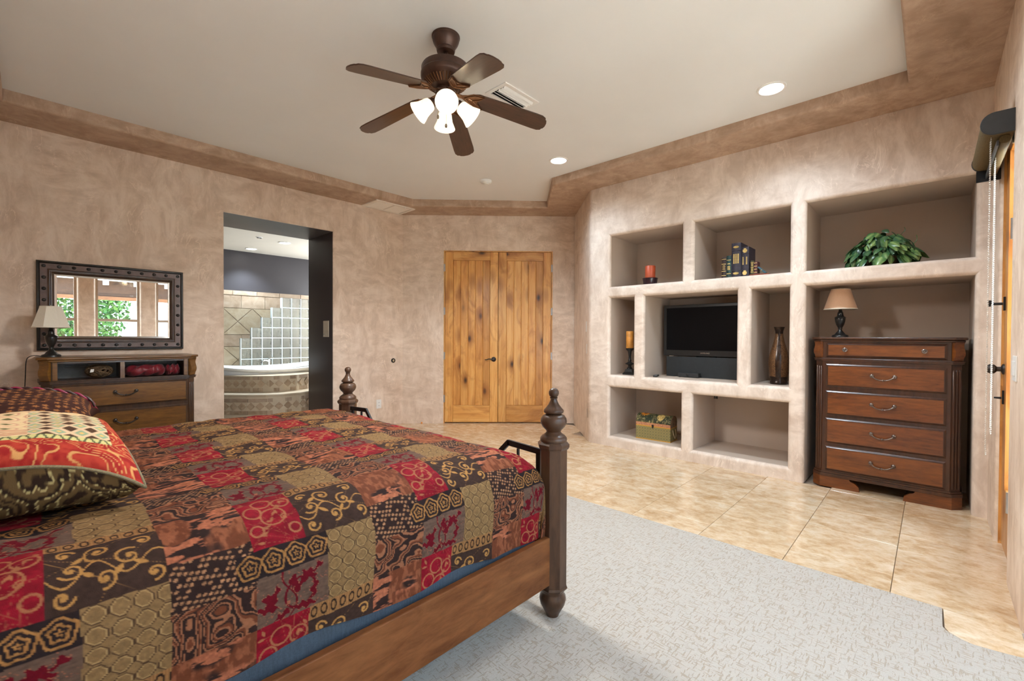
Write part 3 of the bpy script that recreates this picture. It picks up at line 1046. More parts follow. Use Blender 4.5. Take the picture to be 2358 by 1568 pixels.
obj('housing', MB().lathe([(.066, 0), (.066, -.012), (.060, -.026), (.045, -.036), (0, -.038)], 28), 'white_plastic', sm)
obj('vent_ring', MB().lathe([(.030, -.036), (.030, -.042), (.018, -.044), (0, -.044)], 20), 'white_plastic', sm)
# supply register in the ceiling
vt = thing('ceiling_register', 'white louvred air register in the ceiling behind the fan', 'air vent', (2.47, 2.32, Z_C))
A, B = .185, .105
obj('frame', MB().box((-A, -B, -.008), (A, -B + .028, 0)).box((-A, B - .028, -.008), (A, B, 0)).box((-A, -B + .028, -.008), (-A + .028, B - .028, 0)).box((A - .028, -B + .028, -.008), (A, B - .028, 0)), 'white_metal', vt, ang=0)
obj('backing', MB().box((-A + .02, -B + .02, -.002), (A - .02, B - .02, -.0005)), 'black_matte', vt, ang=0)
for i in range(6):
    y = -B + .042 + i * .0255
    obj('louvre', MB().box((-A + .028, -.011, -.0012), (A - .028, .011, .0012), m=Matrix.Translation((0, y, -.010)) @ Matrix.Rotation(radians(38 if i > 2 else -38), 4, 'X')), 'white_metal', vt, ang=0)
# return grille on the soffit
rg = thing('return_grille', 'cream hinged return air grille in the soffit by the left wall', 'air vent', (3.205, 5.235, Z_S))
A, B = .285, .185
obj('frame', MB().box((-A, -B, -.014), (A, -B + .035, 0)).box((-A, B - .035, -.014), (A, B, 0)).box((-A, -B + .035, -.014), (-A + .035, B - .035, 0)).box((A - .035, -B + .035, -.014), (A, B - .035, 0)), 'grille_cream', rg, ang=0)
for sgn in (-1, 1):
    fine = MB()
    x0, x1 = (-A + .04, -.004) if sgn < 0 else (.004, A - .04)
    p_ = obj('door_panel', MB().box((x0, -B + .04, -.008), (x1, B - .04, -.002)), 'grille_cream', rg, ang=0)
    for i in range(18):
        y = -B + .05 + i * (2 * B - .1) / 17
        fine.box((x0 + .008, y - .004, -.0105), (x1 - .008, y + .002, -.008))
    q_ = obj('louvre', fine, 'grille_cream', p_, ang=0)
    q_['kind'] = 'stuff'
    obj('thumb_screw', MB().lathe([(.008, -.0205), (.008, -.014)], 12, m=Matrix.Translation((sgn * .14, -B + .015, 0))), 'white_metal', rg)

# ---- ceiling fan
fan = thing('ceiling_fan', 'five blade walnut ceiling fan with four lit glass shades', 'ceiling fan', (1.703, 2.152, Z_C))
obj('canopy', MB().lathe([(0, -.098), (.022, -.098), (.052, -.094), (.056, -.080), (.052, -.074), (.062, -.060), (.074, -.040), (.080, -.022), (.080, -.012), (.084, -.008), (.084, 0), (0, 0)], 36), 'fan_metal', fan)
obj('downrod', MB().lathe([(.0135, -.20), (.0135, -.09)], 16), 'fan_metal', fan)
motor = obj('motor_housing', MB().lathe([(.06, -.318), (.075, -.312), (.085, -.306), (.126, -.276), (.142, -.262), (.148, -.250), (.148, -.232), (.143, -.225), (.145, -.196), (.140, -.187), (.118, -.181), (.03, -.178), (.014, -.172)], 48), 'fan_metal', fan)
for i in range(40):
    a = 2 * pi * i / 40
    m = Matrix.Rotation(a, 4, 'Z')
    obj('vent_rib', MB().tube([(.088, 0, -.3055), (.108, 0, -.2925), (.128, 0, -.2775)], .0035, 5, m=m), 'fan_copper', motor)
obj('switch_housing', MB().lathe([(0, -.420), (.02, -.418), (.045, -.412), (.055, -.402), (.057, -.350), (.062, -.344), (.062, -.330), (.055, -.322), (.055, -.312)], 32), 'fan_metal', fan)
# blade outline in local x (radial), y
bl = [(.165, -.045), (.20, -.062), (.56, -.072), (.60, -.070), (.622, -.058), (.626, -.044), (.634, -.036), (.640, -.015), (.640, .015), (.634, .036), (.626, .044), (.622, .058), (.60, .070), (.56, .072), (.20, .062), (.165, .045)]
droop, bz = radians(12.5), -.330
def fan_me(name, mb, mat, bev=0, ang=35):
    me = mb.mesh(name)
    if bev:
        bm = bmesh.new(); bm.from_mesh(me)
        bmesh.ops.bevel(bm, geom=[e for e in bm.edges if len(e.link_faces) == 2 and e.calc_face_angle(0) > 1], offset=bev, segments=1, affect='EDGES')
        bm.to_mesh(me); bm.free()
    smooth(me, ang)
    me.materials.append(M[mat])
    return me
b_me = fan_me('blade', MB().prism(bl, -.003, .004), 'fan_wood', .0015)
def leafloop(cx, cy, rx, ry, rot, n=20):
    pts = []
    for i in range(n):
        a = 2 * pi * i / n
        x = rx * cos(a)
        y = ry * sin(a) * (.55 + .45 * cos(a * .5) ** 2)
        pts.append((cx + x * cos(rot) - y * sin(rot), cy + x * sin(rot) + y * cos(rot), -.008))
    return pts
irm = MB().prism([(.045, -.016), (.10, -.014), (.13, -.028), (.165, -.055), (.215, -.060), (.235, -.056), (.205, -.022), (.195, 0), (.205, .022), (.235, .056), (.215, .060), (.165, .055), (.13, .028), (.10, .014), (.045, .016)], -.008, -.004)
irm.tube([(.118, .0, -.010), (.140, .024, -.010), (.175, .047, -.010), (.228, .054, -.010), (.205, .025, -.010), (.165, .0, -.010), (.140, -.006, -.010)], .0045, 6)
irm.tube([(.118, .0, -.010), (.140, -.024, -.010), (.175, -.047, -.010), (.228, -.054, -.010), (.205, -.025, -.010), (.165, .0, -.010), (.140, .006, -.010)], .0045, 6)
i_me = fan_me('blade_arm', irm, 'fan_copper')
for k in range(5):
    a = radians(182 - 72 * k)
    m = Matrix.Translation((0, 0, bz)) @ Matrix.Rotation(a, 4, 'Z') @ Matrix.Translation((.05, 0, 0)) @ Matrix.Rotation(droop, 4, 'Y') @ Matrix.Rotation(radians(-9), 4, 'X') @ Matrix.Translation((-.05, 0, 0))
    for nm, me in (('blade', b_me), ('blade_arm', i_me)):
        o = bpy.data.objects.new(nm, me)
        C.objects.link(o)
        o.parent = fan
        o.matrix_local = m
# light kit: four tilted bell shades around the switch housing
toward = atan2(-2.152, -1.703)
for k in range(4):
    a = toward + k * pi / 2 + radians(2)
    m = Matrix.Translation((0, 0, -.375)) @ Matrix.Rotation(a, 4, 'Z') @ Matrix.Translation((.050, 0, 0)) @ Matrix.Rotation(radians(180 - 50), 4, 'Y')
    arm = obj('lamp_arm', MB().lathe([(.016, -.01), (.016, .02), (.026, .026), (.028, .05), (.02, .055)], 18, m=m), 'fan_metal', fan)
    prof = [(.026, .045), (.036, .052), (.041, .065), (.044, .085), (.049, .11), (.060, .135), (.0665, .150), (.0645, .151), (.057, .134), (.046, .11), (.041, .085), (.038, .065), (.032, .055)]
    sh = obj('glass_shade', MB().lathe(prof, 28, m=m), 'frosted', fan, ang=60)
    obj('bulb', MB().lathe([(0, .125), (.014, .122), (.025, .110), (.0275, .098), (.023, .08), (.014, .065), (.012, .05)][::-1], 16, m=m), 'bulb', fan)
l = light('fan_lamp', 'SPOT', (0, 0, 0), 40, (.97, .95, .92), shadow_soft_size=.16, spot_size=radians(172), spot_blend=.35)
l.parent = fan
l.location = (0, 0, -.64)
for (x, y, z) in ((-.030, .036, -.47), (-.012, -.020, -.535)):
    ch = obj('pull_chain', MB().tube([(x, y, -.41), (x, y, z)], .0012, 5), 'brass', fan)
    obj('fob', MB().lathe([(0, -.018), (.006, -.016), (.008, -.006), (.005, .004), (0, .006)], 10, m=Matrix.Translation((x, y, z))), 'pewter', ch)

# ---- roller shade over the glazed door
rs = thing('roller_shade', 'olive fabric covered roller shade cassette with black end caps', 'window shade', (3.65, V_R, 2.305))
prof = []
def dshape(grow=0):
    """section in (y, z): flat at the wall, rounded towards the room"""
    r = .053 + grow
    pts = [(.0, -r), (.068, -r)]
    pts += [(.068 + r * .95 * cos(t_), r * sin(t_)) for t_ in [(-pi / 2 + pi * i / 12) for i in range(1, 12)]]
    pts += [(.068, r), (.0, r)]
    return pts
mx = Matrix(((0, 0, 1, 0), (1, 0, 0, 0), (0, 1, 0, 0), (0, 0, 0, 1)))
obj('cassette', MB().prism(dshape(), -.335, .345, m=mx), 'shade_weave', rs, ang=30)
for x in (-.347, .345):
    obj('end_cap', MB().prism(dshape(.003), x, x + .012, m=mx), 'shade_cap', rs, ang=30, bevel=.001, seg=1)
obj('fabric_roll', MB().tube([(-.30, .030, -.075), (.33, .030, -.075)], .021, 14), 'shade_weave', rs)
obj('hem_bar', MB().box((-.31, .052, -.105), (.33, .060, -.078)), 'shade_cap', rs, ang=0)
obj('valance_bracket', MB().box((.33, -.02, -.12), (.345, .10, -.053)), 'black_metal', rs, ang=0)
def chain(x, y, ztop, zbot, gap):
    mb = MB()
    n = int((ztop - zbot) / .0115)
    for s_ in (0, 1):
        for i in range(n):
            z = ztop - i * .0115
            mb.add([(x + dx + s_ * gap, y + dy, z + dz) for dx, dy, dz in ((.0026, 0, 0), (-.0026, 0, 0), (0, .0026, 0), (0, -.0026, 0), (0, 0, .0034), (0, 0, -.0034))],
                   [(0, 2, 4), (2, 1, 4), (1, 3, 4), (3, 0, 4), (2, 0, 5), (1, 2, 5), (3, 1, 5), (0, 3, 5)])
        mb.tube([(x + s_ * gap, y, ztop), (x + s_ * gap, y, zbot)], .0007, 4)
    for i in range(9):
        a = pi + pi * i / 8
        mb.ball((x + gap / 2 + gap / 2 * cos(a), y, zbot + gap / 2 * sin(a)), .0026, 5)
    return mb
obj('bead_chain', chain(-.29, .078, -.05, -1.66, .05), 'bead', rs, ang=0, fix=False)
obj('bead_chain', chain(-.05, .045, -.05, -1.58, .06), 'bead', rs, ang=0, fix=False)
obj('bead_chain', chain(.22, .030, -.05, -1.40, .05), 'bead', rs, ang=0, fix=False)
# ================================================================== FURNITURE
def chamf(hw, ch, y0, y1):
    return [(-hw, y1), (-hw, y0 + ch), (-hw + ch, y0), (hw - ch, y0), (hw, y0 + ch), (hw, y1)]
def drawer_mesh(x0, x1, z0, z1, e=.012, d=.016, y=.0):
    """raised drawer front with a moulded edge"""
    mb = MB()
    def ring(i, yy):
        return [(x0 + i, yy, z0 + i), (x1 - i, yy, z0 + i), (x1 - i, yy, z1 - i), (x0 + i, yy, z1 - i)]
    R = [ring(0, y + .004), ring(0, y - .006), ring(e * .5, y - .010), ring(e, y - d), ring(e + .004, y - d)]
    vs = [p for r in R for p in r]
    fs, mi = [], []
    for k in range(len(R) - 1):
        for i in range(4):
            j = (i + 1) % 4
            fs.append((k * 4 + i, k * 4 + j, k * 4 + 4 + j, k * 4 + 4 + i))
            mi.append(1)
    n = len(R) - 1
    fs.append(tuple(n * 4 + i for i in range(4)))
    mi.append(0)
    mb.add(vs, fs)
    mb.mi = mi
    return mb
def bail(parent, cx, cz, y, mat, hw=.068):
    """drop bail pull: two rosettes and a curved bar with a bead in the middle"""
    mb = MB()
    for s in (-1, 1):
        mb.ball((cx + s * hw, y - .006, cz + .012), .014, 12, sz=(1, .6, 1.1))
        mb.tube([(cx + s * hw, y - .006, cz + .010), (cx + s * hw * .96, y - .020, cz + .008)], .006, 8)
    pts = []
    for i in range(15):
        t_ = -1 + 2 * i / 14
        pts.append((cx + hw * .96 * t_, y - .022, cz + .008 - .026 * (1 - abs(t_) ** 2.6)))
    mb.tube(pts, [.0055 - .0018 * (1 - abs(-1 + 2 * i / 14)) for i in range(15)], 8)
    mb.ball((cx, y - .022, cz - .018), .0085, 10, sz=(.8, 1, 1))
    for s in (-1, 1):
        mb.ball((cx + s * .015, y - .022, cz - .018), .0055, 8)
    return obj('pull_handle', mb, mat, parent, ang=50)
def knob(parent, cx, cz, y, mat):
    m = Matrix.Translation((cx, y, cz)) @ Matrix.Rotation(pi / 2, 4, 'X')
    return obj('knob', MB().lathe([(.012, 0), (.008, .006), (.008, .014), (.016, .018), (.0175, .023), (.013, .026), (.009, .025), (.006, .029), (0, .030)], 18, m=m), mat, parent, ang=40)
def chest(name, label, cat, loc, rotz, hw, H, D, drawers, waist, mw, md, metal, shelf=None):
    t = thing(name, label, cat, loc, rotz)
    ch = .055
    obj('top', MB().prism(chamf(hw + .030, ch + .008, -.030, D), H - .020, H).prism(chamf(hw + .018, ch + .004, -.018, D), H - .036, H - .020), md if not shelf else mw, t, ang=0, bevel=.006)
    zt = H - .036
    if shelf is None:
        obj('body', MB().prism(chamf(hw, ch, .0, D - .01), .09, zt), md, t, ang=0)
    else:
        z0, z1 = shelf[0], shelf[1]
        sx = hw - ch - .035
        bd = MB().prism(chamf(hw, ch, .0, D - .01), .09, z0 - .012)
        bd.box((-hw, ch, z0 - .012), (-sx, D - .01, zt)).box((sx, ch, z0 - .012), (hw, D - .01, zt))
        bd.prism([(-hw, ch + .001), (-hw + ch, 0), (-sx, 0), (-sx, ch + .001)], z0 - .012, zt).prism([(sx, ch + .001), (sx, 0), (hw - ch, 0), (hw, ch + .001)], z0 - .012, zt)
        bd.box((-sx, 0, z1), (sx, D - .01, zt))
        obj('body', bd, md, t, ang=0)
        bp = obj('back_panel', MB().box((-sx, D - .182, z0 - .012), (sx, D - .171, z1)), 'shelf_grey', t, ang=0)
        sxm = shelf[2]
        obj('divider', MB().box((sxm - .014, .004, z0 - .012), (sxm + .014, D - .182, z1)), mw, t, ang=0)
        # knock-outs for cables in the back panel
        obj('cable_slot', MB().tube([(-sx + .05, D - .184, z1 - .035), (-sx + .19, D - .184, z1 - .035)], .011, 10), 'shelf_grey', bp)
        obj('cable_hole', MB().lathe([(.028, 0), (.028, .004), (.024, .004), (.024, .001), (0, .001)], 20, m=Matrix.Translation((-sx + .25, D - .182, z1 - .085)) @ Matrix.Rotation(pi / 2, 4, 'X')), 'shelf_grey', bp)
        for s in (-1, 1):
            obj('shelf_trim', MB().box((s * (sx + .016) - .014, -.006, z0 - .012), (s * (sx + .016) + .014, .0, zt)), mw, t, ang=0, bevel=.002)
    # waist and base mouldings
    for z0, z1, g in ((waist - .012, waist + .012, .012), (waist + .004, waist + .010, .018), (.088, .112, .014), (.112, .128, .007)):
        obj('moulding', MB().prism(chamf(hw + g, ch + g * .3, -g, D - .01), z0, z1), md, t, ang=0, bevel=.003)
    # fluted pilasters and scrolled corbels on the chamfered corners
    for s in (-1, 1):
        cx, cy = s * (hw - ch / 2), ch / 2
        nx, ny = s * .7071, -.7071
        tx, ty = .7071 * s * 1.0, .7071
        def mk(al, out, z):
            return (cx + tx * al + nx * out, cy + ty * al + ny * out, z)
        mb = MB()
        wd = ch * .7071 * .92
        for al in (-wd * .62, 0, wd * .62):
            pts = [mk(al, .001, z) for z in (.14, .15, waist - .06, waist - .05)]
            mb.tube(pts, [.002, .0075, .0075, .002], 8)
        mb.add([mk(-wd, -.002, .13), mk(wd, -.002, .13), mk(wd, -.002, waist - .02), mk(-wd, -.002, waist - .02), mk(-wd, .002, .13), mk(wd, .002, .13), mk(wd, .002, waist - .02), mk(-wd, .002, waist - .02)],
               [(0, 1, 2, 3), (4, 5, 6, 7), (0, 1, 5, 4), (1, 2, 6, 5), (2, 3, 7, 6), (3, 0, 4, 7)])
        obj('pilaster', mb, md, t, ang=40)
        hh = zt - waist - .014
        prof = []
        for i in range(17):
            q = i / 16
            o_ = .010 + .020 * q + .010 * sin(q * 2 * pi * 1.0 - .6) + (.006 if q < .12 else 0)
            prof.append((o_, waist + .014 + hh * q))
        P = [[mk(al, o_, z) for o_, z in prof] for al in (-wd, wd)]
        cb = MB().grid(P)
        for al, fl_ in ((-wd, 0), (wd, 1)):
            side = [mk(al, o_, z) for o_, z in prof] + [mk(al, -.002, prof[-1][1]), mk(al, -.002, prof[0][1])]
            cb.add(side, [tuple(range(len(side)))])
        obj('corbel', cb, mw, t, ang=40)
    # bracket feet
    for s in (-1, 1):
        pr = [(hw + .012, 0), (hw + .012, .09), (hw - .235, .09), (hw - .245, .072), (hw - .275, .058), (hw - .300, .035), (hw - .305, 0)]
        pr = [(s * x, z) for x, z in pr]
        m = Matrix(((1, 0, 0, 0), (0, 0, -1, .030), (0, 1, 0, 0), (0, 0, 0, 1)))
        fo = MB().prism([(s * (hw + .012 - ch), 0), (s * (hw + .012 - ch), .09)] + pr[2:], .004, .036, m=m)
        fo.prism([(s * (hw + .012 - ch), -.006), (s * (hw + .012), ch - .006), (s * (hw + .012), ch + .18), (s * (hw - .02), ch + .18), (s * (hw - .02), ch + .02), (s * (hw - .02 - ch), .026), (s * (hw + .012 - ch), .026)], 0, .09)
        obj('bracket_foot', fo, md if shelf else mw, t, ang=0)
    obj('base_rail', MB().box((-hw + .2, .06, .075), (hw - .2, .08, .09)), md, t, ang=0)
    for i, (x0, x1, z0, z1, pulls) in enumerate(drawers):
        d_ = obj('drawer', drawer_mesh(x0, x1, z0, z1), [mw, md], t, ang=30)
        for kind, px, pz in pulls:
            (bail if kind == 'bail' else knob)(d_, px, pz, -.016, metal)
    return t
M['shelf_grey'] = plain('shelf_grey', (.22, .21, .205), .5, var=.1)
X0, X1 = -.359, .359
chest('chest_of_drawers', 'tall cherry chest of five drawers standing in the niche', 'chest', (4.478, .279, 0), radians(-90), .435, 1.233, .46,
      [(X0, X1, 1.070, 1.184, [('knob', -.232, 1.130), ('knob', .238, 1.130)])] +
      [(X0, X1, a, b, [('bail', .006, (a + b) / 2)]) for a, b in ((.826, 1.012), (.595, .793), (.364, .570), (.140, .338))],
      1.050, 'cherry', 'cherry_dark', 'pewter')
media = chest('media_chest', 'honey brown media chest with two open bays under the studded mirror', 'chest', (.530, 4.965, 0), 0, .492, 1.045, .455,
      [(-.425, .432, a, b, [('bail', .0, (a + b) / 2 + .01)]) for a, b in ((.632, .825), (.385, .600), (.145, .355))],
      .846, 'chest2', 'chest2_dark', 'pewter_dark', shelf=(.874, .995, -.018))
# things in the open bays of the media chest
wb = thing('twig_ball', 'brown woven twig ball in the left open bay of the media chest', 'decor ball', (.375, 5.075, .862))
rnd = random.Random(3)
for i in range(34):
    ax = Vector((rnd.uniform(-1, 1), rnd.uniform(-1, 1), rnd.uniform(-1, 1))).normalized()
    b1 = ax.orthogonal().normalized()
    b2 = ax.cross(b1)
    r = rnd.uniform(.050, .0555)
    off = ax * rnd.uniform(-.028, .028)
    rr = sqrt(max(r * r - off.length ** 2, .0009))
    pts = [Vector((0, 0, .0595)) + off + (b1 * cos(2 * pi * j / 18) + b2 * sin(2 * pi * j / 18)) * rr for j in range(18)]
    obj('twig', MB().tube([(p.x * 1.62, p.y * 1.25, p.z) for p in pts], .0034, 5, closed=True), 'twig', wb)
obj('tag', MB().prism([(-.012, -.014), (.012, -.010), (.014, .014), (-.006, .012)], 0, .002, m=Matrix.Translation((-.050, -.060, .066)) @ Matrix.Rotation(pi / 2, 4, 'X')), 'white_plastic', wb, ang=0)
def vn(x, y, seed=0):
    """value noise"""
    x = np.asarray(x, float); y = np.asarray(y, float)
    xi = np.floor(x).astype(np.int64); yi = np.floor(y).astype(np.int64)
    fx = x - xi; fy = y - yi
    fx = fx * fx * (3 - 2 * fx); fy = fy * fy * (3 - 2 * fy)
    def h(a, b):
        n = (a * 374761393 + b * 668265263 + seed * 974634777) & 0xffffffff
        n = ((n ^ (n >> 13)) * 1274126177) & 0xffffffff
        return ((n ^ (n >> 16)) & 0xffff) / 65535.0
    return (h(xi, yi) * (1 - fx) + h(xi + 1, yi) * fx) * (1 - fy) + (h(xi, yi + 1) * (1 - fx) + h(xi + 1, yi + 1) * fx) * fy
def fbm(x, y, seed=0, o=3):
    s, a, t_ = 0, .5, 0
    for k in range(o):
        s = s + a * vn(x * 2 ** k, y * 2 ** k, seed + k)
        t_ += a
        a *= .5
    return s / t_
def cloth_heap(cx, cy, z, lx, ly, h, seed):
    """crumpled folded cloth: closed lumpy shell"""
    n, m_ = 40, 24
    P = []
    for i in range(n + 1):
        row = []
        for j in range(m_):
            a = 2 * pi * j / m_
            q = -1 + 2 * i / n
            prof = (1 - abs(q) ** 4) ** .5
            w_ = fbm(np.array(q * 3 + 9), np.array(cos(a) * 1.5 + sin(a) * 1.1 + 5), seed)
            rr = .78 + .4 * float(w_)
            yy = ly * prof * cos(a) * rr
            zz = h * (.5 + .5 * prof * sin(a) * rr + .10 * sin(q * 9 + 4 * a))
            row.append((cx + lx * q, cy + yy, z + max(0, min(zz, h))))
        row.append(row[0])
        P.append(row)
    return MB().grid(P)
tag(obj('red_cloth', cloth_heap(.675, 5.075, .8625, .140, .085, .104, 4), 'redcloth', ang=60), 'folded crimson satin cloth in the right bay of the media chest', 'cloth')
tag(obj('red_cloth', cloth_heap(.868, 5.085, .8625, .056, .085, .100, 11), 'redcloth', ang=60), 'small dark red cloth bundle beside the folded satin cloth', 'cloth')

# ---- table lamps
def lamp(label, loc, shade_mat, facets, cordpts=None):
    t = thing('table_lamp', label, 'lamp', loc)
    obj('base', MB().lathe([(.0, 0), (.058, 0), (.058, .012), (.052, .018), (.040, .022), (.030, .036), (.022, .046), (.014, .058), (.012, .066), (.016, .070), (.015, .078), (.020, .088), (.028, .105), (.034, .128), (.037, .150), (.036, .158), (.040, .162), (.038, .168), (.026, .174), (.022, .186), (.020, .200), (.021, .204), (.016, .210), (.012, .225), (.011, .262), (0, .264)], 28), 'black', t, ang=50)
    n = facets
    prof = [(.117, .235), (.068, .400)]
    inner = [(.066, .400), (.115, .235)]
    obj('lamp_shade', MB().lathe(prof + inner + prof[:1], n, rot=pi / n), shade_mat, t, ang=30 if n < 16 else 60)
    obj('shade_rim', MB().lathe([(.1175, .233), (.119, .236), (.1165, .240)], n, rot=pi / n).lathe([(.067, .398), (.0695, .401), (.067, .404)], n, rot=pi / n), 'shade_in', t, ang=60)
    obj('socket', MB().lathe([(.012, .26), (.016, .27), (.016, .30), (.010, .305), (.022, .325), (.026, .345), (.018, .365), (0, .372)], 14), 'shade_in', t)
    obj('spider', MB().tube([(-.067, 0, .395), (.067, 0, .395)], .0016, 5).tube([(0, -.067, .395), (0, .067, .395)], .0016, 5).tube([(0, 0, .37), (0, 0, .412)], .003, 6), 'brass', t)
    if cordpts:
        obj('power_cord', MB().tube(cordpts, .003, 6), 'cord', t, ang=60)
    return t
def spline(pts, n=8):
    P = [Vector(p) for p in pts]
    P = [P[0]] + P + [P[-1]]
    out = []
    for i in range(1, len(P) - 2):
        for k in range(n):
            t_ = k / n
            a, b, c, d = P[i - 1], P[i], P[i + 1], P[i + 2]
            out.append(.5 * ((2 * b) + (c - a) * t_ + (2 * a - 5 * b + 4 * c - d) * t_ ** 2 + (3 * b - a - 3 * c + d) * t_ ** 3))
    out.append(P[-2])
    return out
lamp('black urn lamp with ivory panelled shade on the media chest', (.097, 5.15, 1.0455), 'ivory_shade', 8,
     spline([(-.055, 0, .006), (-.085, .0, .012), (-.118, .01, .004), (-.136, .03, -.03), (-.142, .06, -.15), (-.150, .12, -.40), (-.150, .15, -.72)]) )
lamp('black urn lamp with smooth tan shade on the tall chest', (4.66, .570, 1.2335), 'tan_shade', 36)

# ---- studded wall mirror
mr = thing('wall_mirror', 'rectangular wall mirror in a wide brown frame with black studs', 'mirror', (.515, V_L, 1.465))
def frame_ring(x0, x1, z0, z1, prof):
    """rectangular frame; prof = (inset, y) stations"""
    R = [[(x0 + i, -y, z0 + i), (x1 - i, -y, z0 + i), (x1 - i, -y, z1 - i), (x0 + i, -y, z1 - i)] for i, y in prof]
    mb = MB()
    mb.add([p for r in R for p in r], [(k * 4 + i, k * 4 + (i + 1) % 4, k * 4 + 4 + (i + 1) % 4, k * 4 + 4 + i) for k in range(len(R) - 1) for i in range(4)])
    return mb
FX, FZ = .4975, .375
obj('outer_edge', frame_ring(-FX, FX, -FZ, FZ, [(0, 0), (0, .034), (.006, .042), (.016, .044), (.022, .036), (.024, .020)]), 'black', mr, ang=30)
M['leather'] = wood('brown_leather_wood', (.055, .026, .018), (.100, .050, .036), (.150, .080, .058), (5, 5, 5), .42, .15)
obj('frame_band', frame_ring(-FX, FX, -FZ, FZ, [(.022, .01), (.022, .034), (.066, .034), (.066, .01)]), 'leather', mr, ang=30)
obj('inner_moulding', frame_ring(-FX, FX, -FZ, FZ, [(.064, .01), (.065, .038), (.072, .040), (.075, .034), (.080, .033), (.084, .036), (.090, .034), (.096, .024), (.1045, .020), (.1045, .004)]), 'chest2_dark', mr, ang=30)
gx, gz = FX - .103, FZ - .103
obj('mirror_glass', frame_ring(-gx, gx, -gz, gz, [(0, .004), (0, .0155), (.018, .020)]).add([(-gx + .018, -.020, -gz + .018), (gx - .018, -.020, -gz + .018), (gx - .018, -.020, gz - .018), (-gx + .018, -.020, gz - .018)], [(0, 1, 2, 3)]), 'mirror', mr, ang=2)
st = MB().lathe([(.0140, 0), (.0128, .005), (.0075, .0095), (0, .011)], 12, m=Matrix.Rotation(pi / 2, 4, 'X')).mesh('stud')
smooth(st, 60)
st.materials.append(M['black'])
sx, sz = FX - .044, FZ - .044
spots = [(-sx + 2 * sx * i / 10, s * sz) for i in range(11) for s in (-1, 1)] + [(s * sx, -sz + 2 * sz * i / 7) for i in range(1, 7) for s in (-1, 1)]
for x, z in spots:
    o = bpy.data.objects.new('stud', st)
    C.objects.link(o)
    o.parent = mr
    o.location = (x, -.034, z)

# ================================================================== BED
bed = thing('bed', 'dark wooden four post bed with turned finials and octagonal posts', 'bed', (0, 0, 0))
BV0, BV1, BU = 1.203, 3.078, 1.552
def post(x, y, s=1.0, kids=True):
    oc = [(.061 * cos(pi / 8 + i * pi / 4), .061 * sin(pi / 8 + i * pi / 4)) for i in range(8)]
    sc_ = lambda k: [(a * k, b * k) for a, b in oc]
    T = Matrix.Translation((x, y, 0))
    p_ = obj('post', MB().prism(oc, .14, .742, m=T), 'bedpost', bed, ang=0, bevel=.0015, seg=1)
    obj('cap_moulding', MB().prism(sc_(1.06), .736, .746, m=T, top=sc_(1.16)).prism(sc_(1.17), .746, .758, m=T).prism(sc_(1.17), .758, .768, m=T, top=sc_(.98)), 'bedpost', p_, ang=0, bevel=.001, seg=1)
    obj('finial', MB().lathe([(.056, .766), (.059, .774), (.058, .783), (.050, .793), (.036, .802), (.031, .810), (.036, .818), (.040, .822), (.050, .832), (.0565, .846), (.0575, .856), (.055, .868), (.047, .880), (.036, .885), (.033, .889), (.042, .892), (.0445, .898), (.043, .904), (.034, .914), (.023, .928), (.016, .943), (.0135, .952), (.017, .955), (.017, .958), (.0135, .960), (.019, .965), (.0225, .976), (.0215, .986), (.015, .995), (.006, .999), (0, .9995)], 28, m=T), 'bedpost', p_, ang=60)
    obj('ring_moulding', MB().prism(sc_(1.0), .126, .134, m=T, top=sc_(1.08)).prism(sc_(1.08), .134, .142, m=T, top=sc_(1.02)), 'bedpost', p_, ang=0)
    obj('foot', MB().lathe([(.027, .004), (.029, .012), (.040, .032), (.053, .056), (.0585, .078), (.056, .092), (.048, .104), (.047, .112), (.054, .120), (.054, .128)], 28, m=T), 'bedpost', p_, ang=60)
    return p_
post(BU, BV0)
post(BU, BV1)
hu = U_H + .085
for y in (BV0, BV1):
    post(hu, y)
rail = MB().box((hu + .05, 1.178, .160), (BU - .04, 1.206, .367))
obj('side_rail', rail, 'bedwood', bed, ang=0, bevel=.004)
obj('side_rail', MB().box((hu + .05, BV1 - .003, .160), (BU - .04, BV1 + .025, .367)), 'bedwood', bed, ang=0, bevel=.004)
obj('foot_rail', MB().box((BU - .014, BV0 + .04, .160), (BU + .014, BV1 - .04, .367)), 'bedwood', bed, ang=0, bevel=.004)
obj('headboard', MB().prism([(1.24, .25), (3.04, .25), (3.04, 1.0), (2.6, 1.2), (2.14, 1.27), (1.68, 1.2), (1.24, 1.0)], hu - .03, hu + .005, m=mx), 'bedwood', bed, ang=0, bevel=.004)
obj('box_spring', MB().box((hu + .06, 1.228, .20), (1.47, 3.05, .455)), 'boxspring', bed, ang=30, bevel=.02, seg=3)
obj('mattress', MB().box((hu + .06, 1.27, .456), (1.42, 3.03, .715)), 'mattress', bed, ang=40, bevel=.07, seg=4)
for y0, s in ((BV0, 1), (BV1, -1)):
    q = lambda d, z: (BU - .004, y0 + s * d, z)
    br = MB()
    def bar(a, b, h=.020, t_=.012):
        a, b = Vector(a), Vector(b)
        d_ = (b - a).normalized()
        n_ = Vector((1, 0, 0))
        k_ = d_.cross(n_).normalized()
        vs = [e + n_ * (t_ / 2 * i) + k_ * (h / 2 * j) for e in (a, b) for i, j in ((-1, -1), (1, -1), (1, 1), (-1, 1))]
        br.add(vs, [(0, 1, 2, 3), (4, 5, 6, 7), (0, 1, 5, 4), (1, 2, 6, 5), (2, 3, 7, 6), (3, 0, 4, 7)])
    bar(q(.055, .708), q(.270, .718), .026)
    bar(q(.264, .722), q(.335, .655), .024)
    bar(q(.330, .662), q(.330, .30), .020)
    bar(q(.082, .70), q(.082, .35), .020)
    bar(q(.205, .70), q(.205, .50), .008)
    obj('metal_bracket', br, 'black_metal', bed, ang=0)

